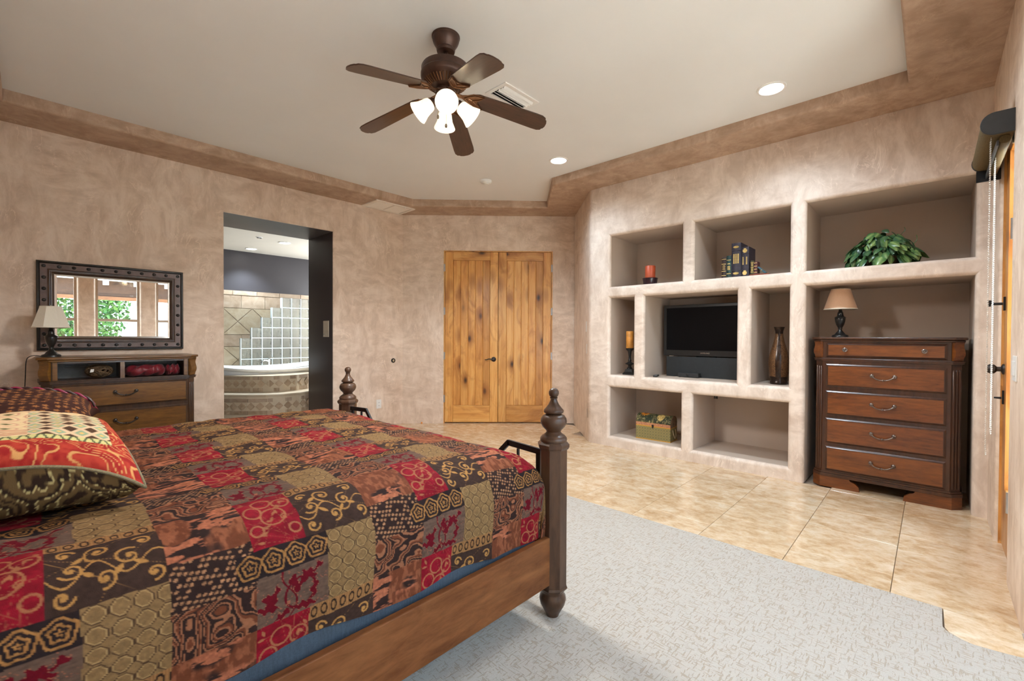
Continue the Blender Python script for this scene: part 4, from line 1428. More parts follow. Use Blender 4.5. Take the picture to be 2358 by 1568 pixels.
# ---- quilt: patchwork colours computed per vertex on a fine draped sheet
def L(r, g, b):
    f = lambda c: (c / 255 / 12.92) if c <= 10 else (((c / 255) + .055) / 1.055) ** 2.4
    return np.array((f(r), f(g), f(b)))
Q_dark, Q_brown, Q_taupe = L(58, 40, 36), L(92, 64, 46), L(112, 88, 74)
Q_gold, Q_tan, Q_red, Q_burg = L(200, 146, 82), L(150, 118, 78), L(150, 22, 40), L(112, 12, 30)
Q_coral, Q_rust, Q_sand = L(192, 116, 84), L(126, 70, 46), L(172, 140, 100)
def mixc(m, a, b):
    return a * (1 - m[..., None]) + b * m[..., None]
def sstep(x, a, b):
    t_ = np.clip((x - a) / (b - a), 0, 1)
    return t_ * t_ * (3 - 2 * t_)
def line(d, w_):
    return 1 - sstep(np.abs(d), w_ * .6, w_ * 1.25)
def spiral(x, y, cx, cy, R, turns=1.6, ph=0, w_=.0026, flip=1):
    dx, dy = (x - cx) * flip, y - cy
    r = np.hypot(dx, dy)
    th = (np.arctan2(dy, dx) + ph) % (2 * pi)
    b = R / (turns * 2 * pi)
    m = np.zeros_like(x)
    for k in range(int(turns) + 1):
        rho = b * (th + 2 * pi * k)
        m = np.maximum(m, line(r - rho, w_) * (rho <= R))
    return np.maximum(m, 1 - sstep(r, .004, .006))
def leaf2(x, y, cx, cy, a, l, w_):
    dx, dy = x - cx, y - cy
    p = dx * cos(a) + dy * sin(a)
    q = -dx * sin(a) + dy * cos(a)
    return 1 - sstep(np.abs(q) - w_ * np.clip(1 - (p / l) ** 2, 0, 1), -.001, .001)
def quilt_color(u_, t_):
    """u_: metres along the bed, t_: metres across (growing towards the near side)"""
    wob = (fbm(u_ * 9, t_ * 9, 50) - .5) * .012
    x = (u_ - .372 + wob) % .49
    y = (t_ + wob) % .39
    n1 = fbm(u_ * 160, t_ * 160, 1, 2)
    n2 = fbm(u_ * 38, t_ * 70, 2, 3)
    col = np.empty(u_.shape + (3,))
    # brushed coral ground of the third column (fallback everywhere)
    strokes = fbm(u_ * 26 + 3 * fbm(u_ * 8, t_ * 8, 7), t_ * 85, 3, 4)
    coral = mixc(sstep(strokes, .47, .56), np.broadcast_to(Q_dark, col.shape), Q_coral * (.75 + .5 * n1[..., None]))
    rust = mixc(sstep(fbm(u_ * 110, t_ * 40, 4, 4), .42, .6), np.broadcast_to(Q_rust, col.shape), L(160, 96, 66))
    col[:] = mixc(sstep(fbm(u_ * 9, t_ * 9, 8), .50, .56), coral, rust)
    def put(m, c):
        col[m] = (np.broadcast_to(c, col.shape))[m]
    # dotted patch
    m = (x >= .32) & (y >= .17) & (y < .275)
    gx_, gy_ = (x + y * .6) / .0135, (y - x * .25) / .0125
    jit = vn(np.floor(gx_), np.floor(gy_), 9)
    dd = np.hypot(gx_ % 1 - .5, gy_ % 1 - .5)
    put(m, mixc((1 - sstep(dd, .26, .40)) * (jit > .2), np.broadcast_to(Q_dark, col.shape), L(186, 134, 96) * (.8 + .4 * n1[..., None])))
    # paisley patch
    m = (x >= .32) & (y >= .275)
    f_ = fbm(u_ * 17, t_ * 17, 12, 2) * 70 + n2 * 5
    pc = mixc(sstep(np.sin(f_), .25, .7), mixc(sstep(np.sin(f_ * .5), .2, .8), np.broadcast_to(Q_dark, col.shape), Q_rust), L(170, 112, 80))
    put(m, pc)
    # floral burgundy on taupe
    m = (x < .18) & (y >= .265)
    bg_ = Q_taupe * (.75 + .5 * fbm(u_ * 60, t_ * 220, 13, 2)[..., None])
    stem = np.maximum(line(np.hypot(x - .105, y - .335) - .040, .0035), line(x - .075 - .02 * np.sin(y * 40), .0028))
    fl_ = np.zeros_like(x)
    for cx, cy, a, l_, w2 in ((.03, .335, 1.0, .03, .011), (.022, .350, .2, .028, .009), (.04, .32, 1.9, .026, .009), (.085, .30, 1.2, .024, .010), (.105, .315, 2.3, .03, .010), (.125, .295, .5, .026, .010), (.142, .34, 1.7, .026, .009), (.115, .375, .1, .030, .010), (.06, .378, 2.6, .024, .008), (.15, .285, 2.5, .016, .007)):
        fl_ = np.maximum(fl_, leaf2(x + .004 * np.sin(y * 260), y + .004 * np.sin(x * 300), cx, cy, a, l_, w2))
    ed_ = sstep(fl_, .05, .4) * (1 - sstep(fl_, .6, .95))
    c_ = mixc(np.maximum(stem, fl_), bg_, Q_burg)
    put(m, mixc(ed_ * .7, c_, L(190, 120, 90)))
    # rose medallion band
    m = ((x < .18) | (x > .45)) & (y >= .20) & (y < .265)
    cxr = ((x + .04) % .0545) - .02725
    rr = np.hypot(cxr, (y - .2325)) + .002 * np.sin(np.arctan2(y - .2325, cxr) * 5)
    rose = sstep(np.sin(rr * 560), .0, .5) * (rr < .030)
    put(m, mixc(rose, np.broadcast_to(L(48, 36, 36), col.shape), L(178, 126, 72) * (.8 + .4 * n1[..., None])))
    # octagon lattice
    m = (x >= .18) & (x < .32) & (y >= .20)
    s_ = .0385
    ox, oy = (x - .18) % s_ - s_ / 2, (y - .2) % s_ - s_ / 2
    oc_ = np.maximum(np.maximum(np.abs(ox), np.abs(oy)), (np.abs(ox) + np.abs(oy)) * .76)
    base_ = Q_tan * (.78 + .44 * fbm(u_ * 210, t_ * 210, 15, 2)[..., None]) * 1.02
    c_ = mixc(line(oc_ - .0172, .0012) * .85, base_, L(70, 46, 34))
    c_ = mixc(line(oc_ - .0145, .0010) * .6, c_, L(206, 170, 118))
    put(m, c_)
    # scroll patch and the oval band above it
    m = (x >= .13) & (x < .32) & (y < .20)
    sm_ = np.zeros_like(x)
    for cx, cy, R, tr, ph, fp in ((.168, .120, .022, 1.5, .5, 1), (.214, .085, .026, 1.6, 2.4, -1), (.262, .120, .024, 1.5, 4.2, 1), (.222, .160, .020, 1.5, 1.2, 1), (.290, .075, .018, 1.4, 3.0, -1), (.155, .175, .018, 1.3, 5.0, -1), (.300, .170, .018, 1.3, .2, 1), (.160, .070, .016, 1.3, 2.0, 1)):
        sm_ = np.maximum(sm_, spiral(x, y, cx, cy, R, tr, ph, .0026, fp))
    sm_ = np.maximum(sm_, line(y - .135 - .022 * np.sin((x - .13) * 62), .0024))
    for cx, cy, a in ((.195, .14, .7), (.245, .148, 2.2), (.28, .14, .4), (.18, .095, 2.6)):
        sm_ = np.maximum(sm_, leaf2(x, y, cx, cy, a, .014, .005))
    put(m, mixc(sm_, np.broadcast_to(L(70, 50, 42), col.shape) * (.9 + .2 * n1[..., None]), Q_gold))
    m = (x >= .13) & (x < .32) & (y < .042)
    ovx = ((x - .13) % .026) - .013
    ov = np.hypot(ovx / .0085, (y - .021) / .016)
    c_ = mixc(sstep(np.sin(x * 900), -.2, .6) * .35, np.broadcast_to(L(176, 128, 80), col.shape), L(118, 78, 46))
    put(m, mixc(line(ov - .85, .22), c_, L(52, 36, 30)))
    # red leaf patch
    m = (x < .13) & (y < .20)
    rm = np.zeros_like(x)
    for cx, cy, R in ((.072, .112, .030), (.028, .085, .022), (.105, .062, .021), (.060, .045, .024), (.022, .150, .016), (.112, .165, .014)):
        rm = np.maximum(rm, line(np.hypot(x - cx, y - cy) - R, .0026))
    rm = np.maximum(rm, spiral(x, y, .098, .125, .012, 1, 1, .0022))
    for i in range(16):
        rm = np.maximum(rm, leaf2(x, y, .012 + .115 * ((i * .618) % 1), .018 + .170 * ((i * .377 + .1) % 1), i * 1.3, .0095, .0036))
    bgr = mixc(sstep(n2, .35, .7), np.broadcast_to(Q_red * .82, col.shape), Q_red * 1.15)
    put(m, mixc(rm * .85, bgr, L(186, 124, 84)))
    return np.clip(col * (.52 + .18 * n1[..., None]), 0, 1)

def drape(s, e, r):
    """1-D drape: flat up to e-r, quarter round of radius r, then straight down.  returns position, drop"""
    s = np.asarray(s, float)
    a = e - r
    th = np.clip((s - a) / r, 0, pi / 2)
    pos = np.where(s < a, s, a + r * np.sin(th))
    drop = np.where(s < a, 0, r * (1 - np.cos(th)))
    extra = np.clip(s - (a + r * pi / 2), 0, None)
    return pos, drop + extra
def graded(a, b, f):
    out = [a]
    while out[-1] < b:
        out.append(out[-1] + f(out[-1]))
    out[-1] = b
    return np.array(out)
TOPZ = .750
su = graded(hu + .08, 1.79, lambda s: .0030 if s < .3 else (.0028 if s > .9 else .0028))
# across: measured from the far edge; near side gets the finer spacing
VF, VN = 3.085, 1.2125
sv = graded(-.22, (VF - VN) + .30, lambda s: .0064 if s < .6 else (.0042 if s < 1.1 else .0025))
SU, SV = np.meshgrid(su, sv, indexing='ij')
pu, du = drape(SU, 1.486, .135)
rn = .155
pv_near, dv_near = drape(SV, VF - VN, rn)
pv_far, dv_far = drape(-SV, 0.0, .10)
V = VF - np.where(SV > .6, pv_near, np.where(SV < .1, -pv_far, SV))
dv = np.where(SV > .6, dv_near, np.where(SV < .1, dv_far, 0))
drop = (du ** 4 + dv ** 4) ** .25
wr = (fbm(SU * 4.5, SV * 4.5, 21) - .5) * .030 + (fbm(SU * 14, SV * 11, 22) - .5) * .012
hem = .402 + .012 * np.sin(SU * 5) + .01 * np.sin(SU * 13 + 1) - .075 * np.clip((SU - 1.15) / .5, 0, 1)
Z = TOPZ - np.minimum(drop, TOPZ - hem) + wr * np.clip(1 - drop / .2, .15, 1)
# the far edge and the foot sag a little
Z -= .012 * np.clip((.5 - SV) / .5, 0, 1) + .018 * np.clip((SU - 1.0) / .45, 0, 1)
bul = np.clip(dv_near / .3, 0, 1) * (SV > .6)
V = V - .014 * np.sin(np.clip(bul, 0, 1) * pi) - .004 * np.sin(SU * 23) * bul
Uq = pu + .010 * np.sin(SV * 17) * np.clip(du / .3, 0, 1)
Uq = np.minimum(Uq, 1.492)
cols = quilt_color(SU, SV - (VF - 2.585))
ni, nj = SU.shape
verts = np.stack([Uq, V, Z], -1).reshape(-1, 3)
idx = np.arange(ni * nj).reshape(ni, nj)
quads = np.stack([idx[:-1, :-1], idx[1:, :-1], idx[1:, 1:], idx[:-1, 1:]], -1).reshape(-1, 4)
def big_mesh(name, verts, quads, cols, mat):
    me = bpy.data.meshes.new(name)
    me.vertices.add(len(verts))
    me.vertices.foreach_set('co', verts.astype(np.float32).ravel())
    me.loops.add(quads.size)
    me.loops.foreach_set('vertex_index', quads.astype(np.int32).ravel())
    me.polygons.add(len(quads))
    me.polygons.foreach_set('loop_start', np.arange(0, quads.size, 4, dtype=np.int32))
    me.polygons.foreach_set('loop_total', np.full(len(quads), 4, dtype=np.int32))
    me.polygons.foreach_set('use_smooth', np.ones(len(quads), dtype=bool))
    me.update()
    at = me.color_attributes.new('Col', 'FLOAT_COLOR', 'POINT')
    at.data.foreach_set('color', np.concatenate([cols.reshape(-1, 3), np.ones((len(verts), 1))], 1).astype(np.float32).ravel())
    me.materials.append(M[mat])
    return me
tag(obj('quilt', big_mesh('quilt', verts, quads, cols, 'quilt'), None), 'patchwork tapestry quilt in red, gold and brown draped over the bed', 'quilt')

# ---- pillows
def pillow(name, label, centre, hx, hy, h, tilt, colf, droop=.05, n=220, hb=.12, bulge=.03):
    a = np.linspace(-1, 1, n)
    A, B = np.meshgrid(a, a, indexing='ij')
    ea, eb = 1 - np.abs(A) ** 2.4, 1 - np.abs(B) ** 2.4
    th = np.clip(ea * eb, 0, 1) ** .55
    pin = 1 - .10 * (1 - np.abs(B) ** 2) * np.abs(A) ** 6
    pin2 = 1 - .10 * (1 - np.abs(A) ** 2) * np.abs(B) ** 6
    X, Y = A * hx * pin, B * hy * pin2
    corner = (np.abs(A) * np.abs(B)) ** 3
    wr_ = (fbm(A * 3 + 7, B * 3 + 2, 31) - .5) * .03
    vs, cs, qs = [], [], []
    for k, s in enumerate((1, -1)):
        if s > 0:
            Z_ = h * th + wr_ * th - droop * corner
            vs.append(np.stack([X, Y, Z_], -1).reshape(-1, 3))
        else:
            q_ = np.clip((1 - np.maximum(np.abs(A), np.abs(B))) / .30, 0, 1)
            o_ = 1 + bulge * np.sin(pi * q_) * (1 - .8 * corner)
            Z_ = -hb * np.sin(q_ * pi / 2) ** .9 - droop * corner * (1 - q_)
            vs.append(np.stack([X * o_, Y * o_, Z_], -1).reshape(-1, 3))
        cs.append(np.clip(colf(A, B, s), 0, 1).reshape(-1, 3))
        idx = np.arange(n * n).reshape(n, n) + k * n * n
        q = np.stack([idx[:-1, :-1], idx[1:, :-1], idx[1:, 1:], idx[:-1, 1:]], -1).reshape(-1, 4)
        qs.append(q if s > 0 else q[:, ::-1])
    v_ = np.concatenate(vs)
    R_ = np.array(Matrix.Rotation(tilt[2], 3, 'Z') @ Matrix.Rotation(tilt[1], 3, 'Y') @ Matrix.Rotation(tilt[0], 3, 'X'))
    v_ = v_ @ R_.T + np.array(centre)
    t = thing(name, label, 'pillow', tuple(centre[:2]) + (float(v_[:, 2].min()),))
    v_ -= np.array(t.location)
    obj('cover', big_mesh('cover', v_, np.concatenate(qs), np.concatenate(cs), 'pillow_fab'), None, t)
    # welt along the seam
    seam = []
    for i in range(200):
        q = i / 200 * 4
        k, f_ = int(q), q % 1
        p, r_ = [(-1 + 2 * f_, -1), (1, -1 + 2 * f_), (1 - 2 * f_, 1), (-1, 1 - 2 * f_)][k]
        x = p * hx * (1 - .10 * (1 - abs(r_) ** 2) * abs(p) ** 6)
        y = r_ * hy * (1 - .10 * (1 - abs(p) ** 2) * abs(r_) ** 6)
        z = -droop * (abs(p) * abs(r_)) ** 3
        s_ = R_ @ np.array((x, y, z)) + np.array(centre) - np.array(t.location)
        seam.append(tuple(s_))
    return t, seam
def front_col(A, B, s):
    n1 = fbm(A * 60, B * 60, 41, 2)
    if s < 0:
        f_ = fbm(A * 6, B * 6, 42) * 40 + n1 * 2
        c = mixc(sstep(np.sin(f_), .1, .6), np.broadcast_to(L(92, 72, 44), A.shape + (3,)), L(44, 30, 22))
        return mixc(line(np.sin(f_ * .5), .12), c, L(176, 160, 110))
    c = np.broadcast_to(L(222, 194, 150), A.shape + (3,)) * (.9 + .2 * n1[..., None])
    # faint gold arabesques, then rows of olive stars
    c = mixc(line(np.sin(fbm(A * 5, B * 5, 44) * 34), .25) * (B > .25) * .5, c, L(200, 140, 80))
    gx_, gy_ = (A / .16) % 1 - .5, ((B + .3) / .17 + .5 * (np.floor(A / .16) % 2)) % 1 - .5
    c = mixc((1 - sstep(np.abs(gx_) + np.abs(gy_), .18, .26)) * (B > -.50) * (B < .3), c, L(96, 92, 58))
    c = mixc(line(np.hypot(gx_, gy_) - .38, .05) * (B > -.50) * (B < .3) * .6, c, L(190, 120, 110))
    c = mixc(line(np.sin(B * 95), .5) * (B > -.66) * (B < -.50), c, L(170, 60, 60))
    # checker of brown and jade squares
    ck = (A > .36) & (B > -.66) & (B < .30)
    rx, ry = (A * .8 + B * .8) / .105, (A * .8 - B * .8) / .105
    cell = (np.floor(rx) + np.floor(ry)) % 2
    fx_, fy_ = np.abs(rx % 1 - .5), np.abs(ry % 1 - .5)
    sq = (np.maximum(fx_, fy_) < .36)
    kc = np.broadcast_to(L(216, 186, 150), c.shape).copy()
    kc[sq & (cell == 0)] = L(84, 60, 44)
    kc[sq & (cell == 1)] = L(150, 168, 136)
    kc[(np.maximum(fx_, fy_) < .14) & (cell == 1)] = L(226, 186, 110)
    c = np.where(ck[..., None], kc, c)
    # ribbon, then the red scroll border at the near edge and the outer end
    rb = (B > -.73) & (B < -.66)
    c = np.where(rb[..., None], mixc(line(np.sin(A * 70) * .5 + (B + .695) * 9, .25), np.broadcast_to(L(206, 196, 132), c.shape), L(74, 84, 62)), c)
    red = (B <= -.73) | (A > .84)
    f_ = fbm(A * 4.2, B * 4.2, 46, 2) * 44
    rc = mixc(sstep(fbm(A * 20, B * 20, 47), .3, .7), np.broadcast_to(L(150, 36, 34), c.shape), L(178, 62, 46))
    rc = mixc(line(np.sin(f_), .30), rc, L(206, 150, 92))
    return np.where(red[..., None], rc, c)
t1, seam1 = pillow('pillow', 'cream and red tapestry pillow with a checked corner lying on the quilt', (-.135, 1.930, .900), .345, .345, .085, (radians(0), radians(0), 0), front_col, .100, hb=.137, bulge=.13)
obj('welt', MB().tube(seam1, .0045, 6, closed=True), fabric('olive_welt', (.20, .16, .08), 300), t1, ang=60)
def back_col(A, B, s):
    n1 = fbm(A * 50, B * 50, 51, 2)
    if s < 0:
        return np.broadcast_to(L(66, 38, 28), A.shape + (3,)) * (.8 + .4 * n1[..., None])
    gx_, gy_ = A / .085, B / .085
    j1, j2 = vn(np.floor(gx_), np.floor(gy_), 52), vn(np.floor(gx_), np.floor(gy_), 53)
    d_ = np.hypot(gx_ % 1 - .3 - .4 * j1, gy_ % 1 - .3 - .4 * j2)
    an_ = np.arctan2(gy_ % 1 - .3 - .4 * j2, gx_ % 1 - .3 - .4 * j1)
    pet = 1 - sstep(d_ - .09 * np.cos(an_ * 5), .20, .30)
    c = mixc(pet * .85, np.broadcast_to(L(64, 38, 32), A.shape + (3,)), L(158, 104, 60) * (.8 + .4 * n1[..., None]))
    bur = B > .42
    return np.where(bur[..., None], L(112, 26, 40) * (.85 + .3 * n1[..., None]), c)
t2, seam2 = pillow('pillow', 'dark brown floral pillow with burgundy panel and twisted rope piping behind the cream pillow', (-.150, 2.665, .888), .350, .330, .105, (radians(3), 0, radians(-4)), back_col, .060, hb=.11)
# twisted rope: two strands
for k, nm in enumerate(('rope_strand', 'rope_strand')):
    pts = []
    for i in range(90):
        q = -1 + 2 * i / 89
        x = q * .33
        zz = .105 * (max(0, (1 - abs(q) ** 2.4) * (1 - .42 ** 2.4))) ** .55 + .004
        a = i * .75 + k * pi
        p = Matrix.Rotation(radians(-4), 3, 'Z') @ Matrix.Rotation(radians(3), 3, 'X') @ Vector((x, .42 * .330 + .005 * cos(a), zz + .005 * sin(a)))
        pts.append(Vector((-.150, 2.665, .888)) + p - Vector(t2.location))
    obj(nm, MB().tube(pts, .0052, 6), plain('rope_red' if k else 'rope_dark', (.26, .02, .06) if k else (.06, .03, .025), .5), t2, ang=60)
fr_ = MB()
for i in range(70):
    q = -1 + 2 * i / 69
    for k in range(3):
        x0_, y0_ = -.150 + q * .33, 2.665 - .335 + .012 * random.random()
        z_ = .868 + .01 * (1 - q * q) - .055 * abs(q) ** 5
        fr_.tube([(x0_, y0_, z_), (x0_ + random.uniform(-.02, .02), y0_ - .028, z_ + random.uniform(.0, .02)), (x0_ + random.uniform(-.03, .03), y0_ - .05, z_ - random.uniform(0, .03))], .0013, 3)
fr_.v = [tuple(Vector(p) - Vector(t2.location)) for p in fr_.v]
f2 = obj('fringe', fr_, fabric('rust_fringe', (.22, .075, .025), 200), t2, ang=0, fix=False)
f2['kind'] = 'stuff'
# ================================================================== THINGS IN THE NICHES
ZA, ZB, ZD = 1.7905, .8025, .1125
# candle on the top left shelf
h1 = thing('candle_holder', 'dark purple glass candle dish on the top shelf', 'candle holder', (4.62, 2.262, ZA))
obj('dish', MB().lathe([(0, 0), (.066, 0), (.070, .006), (.074, .03), (.080, .070), (.081, .078), (.077, .078), (.072, .05), (.066, .018), (0, .016)], 32), 'purple_glass', h1, ang=50)
obj('rim_beads', MB().tube([(.080 * cos(2 * pi * i / 24), .080 * sin(2 * pi * i / 24), .077) for i in range(24)], .0035, 6, closed=True), 'purple_glass', h1)
c1 = thing('pillar_candle', 'red pillar candle in a dark glass dish', 'candle', (4.62, 2.262, ZA + .017))
obj('wax', MB().lathe([(0, 0), (.053, 0), (.0545, .004), (.0545, .192), (.050, .198), (.044, .194), (0, .188)], 32), 'candle_red', c1, ang=40)
obj('wick', MB().tube([(0, 0, .186), (.002, 0, .196), (.004, 0, .203)], .0014, 5), 'black', c1)
# tall candlestick
h2 = thing('candlestick', 'black turned candlestick on a stepped square foot', 'candle holder', (4.635, 2.508, ZB), radians(8))
obj('foot', MB().prism([(-.062, -.062), (.062, -.062), (.062, .062), (-.062, .062)], 0, .018).prism([(-.055, -.055), (.055, -.055), (.055, .055), (-.055, .055)], .018, .030).prism([(-.048, -.048), (.048, -.048), (.048, .048), (-.048, .048)], .030, .062, top=[(-.036, -.036), (.036, -.036), (.036, .036), (-.036, .036)]), 'black', h2, ang=0, bevel=.002)
obj('stem', MB().lathe([(.030, .060), (.034, .070), (.024, .082), (.018, .094), (.026, .110), (.048, .118), (.050, .126), (.030, .136), (.017, .148), (.020, .160), (.014, .172), (.013, .205), (.017, .235), (.022, .262), (.040, .280), (.046, .290), (.046, .298), (0, .298)], 24), 'black', h2, ang=50)
c2 = thing('pillar_candle', 'mottled amber pillar candle on the black candlestick', 'candle', (4.635, 2.508, ZB + .299))
obj('wax', MB().lathe([(0, 0), (.040, 0), (.0415, .004), (.0415, .186), (.037, .192), (0, .184)], 28), 'candle_orange', c2, ang=40)
obj('wick', MB().tube([(0, 0, .182), (.002, 0, .196)], .0014, 5), 'black', c2)

# ---- books (spines face the room)
def book(label, v1, v0, h, depth, col, deco, z=ZA, u0=4.487, lean=0, group=None):
    """v1 > v0: extent along the shelf"""
    wd = v1 - v0
    m_ = plain('book_cover', col, .42, var=.25, scale=40)
    t = thing('book', label, 'book', (u0, (v1 + v0) / 2, z), 0, group)
    if lean:
        t.rotation_euler = (lean, 0, 0)
    a = wd / 2 - .0006
    b_ = .0028
    cv = MB().box((.004, -a, 0), (depth, -a + b_, h)).box((.004, a - b_, 0), (depth, a, h))
    n = 8
    ring = [(.010 - .010 * cos(pi / 2 * (2 * i / n - 1)), a * (2 * i / n - 1)) for i in range(n + 1)]
    cv.prism([(.010, a)] + ring[::-1] + [(.010, -a)][:0], 0, h)
    obj('cover', cv, m_, t, ang=40)
    obj('pages', MB().box((.012, -a + b_, .004), (depth - .004, a - b_, h - .004)), 'page', t, ang=0)
    rb = MB()
    for q in deco.get('bands', (.08, .3, .7, .92)):
        rb.box((-.0016, -a * .93, h * q - .0022), (.010, a * .93, h * q + .0022))
    if deco.get('bands', 1):
        obj('spine_band', rb, deco.get('band_mat', 'gold') if deco.get('gold_bands') else m_, t, ang=0)
    gm = MB()
    for q in deco.get('ovals', ()):
        mm = Matrix.Translation((-.0008, 0, h * q)) @ Matrix.Rotation(-pi / 2, 4, 'Y') @ Matrix.Diagonal((1.0, a / (h * .055), 1, 1))
        r = h * .055 * .62
        gm.lathe([(r, 0), (r, .0012), (r * .80, .0012), (r * .80, 0)], 20, m=mm)
        for k in range(4):
            aa = pi / 4 + k * pi / 2
            gm.lathe([(0, 0), (r * .30, 0), (r * .30, .0014), (0, .0014)], 8, m=mm @ Matrix.Translation((r * .40 * cos(aa), r * .40 * sin(aa), 0)))
    for q in deco.get('fleur', ()):
        for dz, ww, hh in ((0, .55, .020), (.016, .3, .012), (-.014, .35, .010)):
            gm.box((-.0016, -a * ww, h * q + dz - hh / 2), (.004, a * ww, h * q + dz + hh / 2))
    for (q0, q1, lanes) in deco.get('title', ()):
        for i in range(lanes):
            y = a * (.45 - .9 * i / max(1, lanes - 1)) if lanes > 1 else 0
            z0_ = h * q0
            rr_ = random.Random(int(h * 1e4) + i)
            while z0_ < h * q1:
                l_ = rr_.uniform(.003, .007)
                gm.box((-.0014, y - a * .14, z0_), (.006, y + a * .14, min(z0_ + l_, h * q1)))
                z0_ += l_ + .0022
    for (q0, q1, rows) in deco.get('rows', ()):
        for i in range(rows):
            z0_ = h * (q0 + (q1 - q0) * i / max(1, rows - 1))
            gm.box((-.0014, -a * (.62 - .12 * (i % 2)), z0_ - .0016), (.006, a * (.62 - .12 * (i % 2)), z0_ + .0016))
    if gm.v:
        obj('gilding', gm, 'gold', t, ang=0)
    return t
BG = 'books on the shelf'
book('small brown leather book with a gilt framed spine at the end of the row', 1.476, 1.432, .197, .135, (.035, .018, .016), dict(bands=(.12, .33, .67, .9), gold_bands=True, rows=((.42, .60, 4),)), group=BG)
book('green cloth book with gilt title lines', 1.431, 1.388, .207, .140, (.018, .052, .048), dict(bands=(.18, .8), gold_bands=True, rows=((.36, .52, 6), (.62, .64, 2))), group=BG)
book('tallest dark blue leather book with gilt ovals at head and foot', 1.387, 1.305, .318, .215, (.030, .026, .040), dict(bands=(.20, .78), ovals=(.11, .88), title=((.40, .68, 3),)), group=BG)
book('dark blue leather book with gilt floral ornaments', 1.304, 1.236, .272, .205, (.030, .025, .038), dict(bands=(.22, .76), fleur=(.12, .87), title=((.40, .66, 2),)), group=BG)
book('thin red and gold book lying flat under the two small books', 1.232, 1.075, .014, .120, (.22, .045, .022), dict(bands=(), rows=()), group=BG)
book('tiny olive and gold book upright on the flat book', 1.222, 1.196, .122, .085, (.075, .070, .030), dict(bands=(.15, .5, .85), gold_bands=True, rows=((.25, .42, 4), (.6, .78, 4))), z=ZA + .0148, group=BG)
book('tiny plum and gold book upright on the flat book', 1.195, 1.165, .112, .085, (.10, .030, .035), dict(bands=(.12, .37, .62, .87), gold_bands=True), z=ZA + .0148, group=BG)
book('tiny blue book leaning against the plum book', 1.160, 1.146, .085, .075, (.045, .12, .16), dict(bands=(.5,), gold_bands=True), z=ZA + .0162, lean=radians(-46), group=BG).location.y = 1.100

# ---- television and what stands around it
tv = thing('television', 'black flat screen television in the middle niche', 'television', (4.80, 1.735, 1.026))
obj('casing', MB().box((.012, -.449, 0), (.085, .449, .552)), 'black_matte', tv, ang=30, bevel=.012, seg=3)
obj('bezel', frame_ring(-.449, .449, 0, .552, [(0, 0), (0, .006), (.004, .010), (.030, .010), (.034, .004)]), 'black', tv, ang=30).matrix_local = Matrix(((0, 1, 0, .012), (1, 0, 0, 0), (0, 0, 1, 0), (0, 0, 0, 1)))
obj('lower_bezel', MB().box((.0015, -.445, .004), (.012, .445, .062)), 'black', tv, ang=0, bevel=.002)
obj('screen', MB().box((.006, -.42, .060), (.013, .42, .525)), 'screen', tv, ang=0)
tm = text_mesh('SAMSUNG', .021)
tm.materials.append(M['chrome'])
lo_ = obj('logo', tm, None, tv)
lo_.matrix_local = Matrix(((0, 0, -1, .0008), (-1, 0, 0, 0), (0, 1, 0, .034), (0, 0, 0, 1)))
obj('stand_neck', MB().box((.03, -.10, -.18), (.06, .10, .03)), 'black_matte', tv, ang=0)
tag(obj('black_panel', MB().box((4.79, 1.34, ZB), (4.802, 2.145, 1.018)), 'black_board', ang=0, bevel=.002) if 'black_board' in M else obj('black_panel', MB().box((4.79, 1.34, ZB), (4.802, 2.145, 1.018)), plain('black_board', (.010, .013, .015), .6, var=.2), ang=0, bevel=.002), 'dark slate board standing under the television', 'board')
bx_ = thing('media_player', 'small black set top box with a round button', 'set top box', (4.715, 1.878, ZB))
obj('casing', MB().box((0, -.108, .004), (.065, .108, .047)), 'black_matte', bx_, ang=0, bevel=.003)
obj('button', MB().lathe([(.013, 0), (.013, .004), (.010, .006), (0, .006)], 18, m=Matrix.Translation((0, .0, .026)) @ Matrix.Rotation(-pi / 2, 4, 'Y')), 'black', bx_)
obj('rubber_foot', MB().box((.008, -.10, 0), (.02, -.085, .005)).box((.008, .085, 0), (.02, .10, .005)).box((.045, -.10, 0), (.058, -.085, .005)).box((.045, .085, 0), (.058, .10, .005)), 'black_matte', bx_, ang=0)
rm_ = thing('remote_control', 'slim black remote control on the television shelf', 'remote', (4.60, 2.175, ZB), radians(18))
obj('body', MB().box((-.085, -.022, 0), (.085, .022, .018)), 'black_matte', rm_, ang=30, bevel=.006, seg=3)
for i in range(7):
    for j in range(3):
        obj('button', MB().box((-.065 + i * .019, -.012 + j * .0105, .018), (-.055 + i * .019, -.005 + j * .0105, .0195)), 'steel', rm_, ang=0)
# cable stub hanging in the lower right niche
cb_ = thing('cable_bundle', 'short bundle of cut cables hanging from the lower niche ceiling', 'cable', (4.96, 1.675, .575))
for i in range(3):
    obj('cable', MB().tube(spline([(0, -.012 + .012 * i, .09), (.004, -.012 + .012 * i, .04), (-.004 + .006 * i, -.016 + .016 * i, .0)], 5), .0055, 8), 'cord', cb_)
obj('sleeve', MB().tube([(0, 0, .091), (0, 0, .035)], .017, 10), 'pewter_dark', cb_)

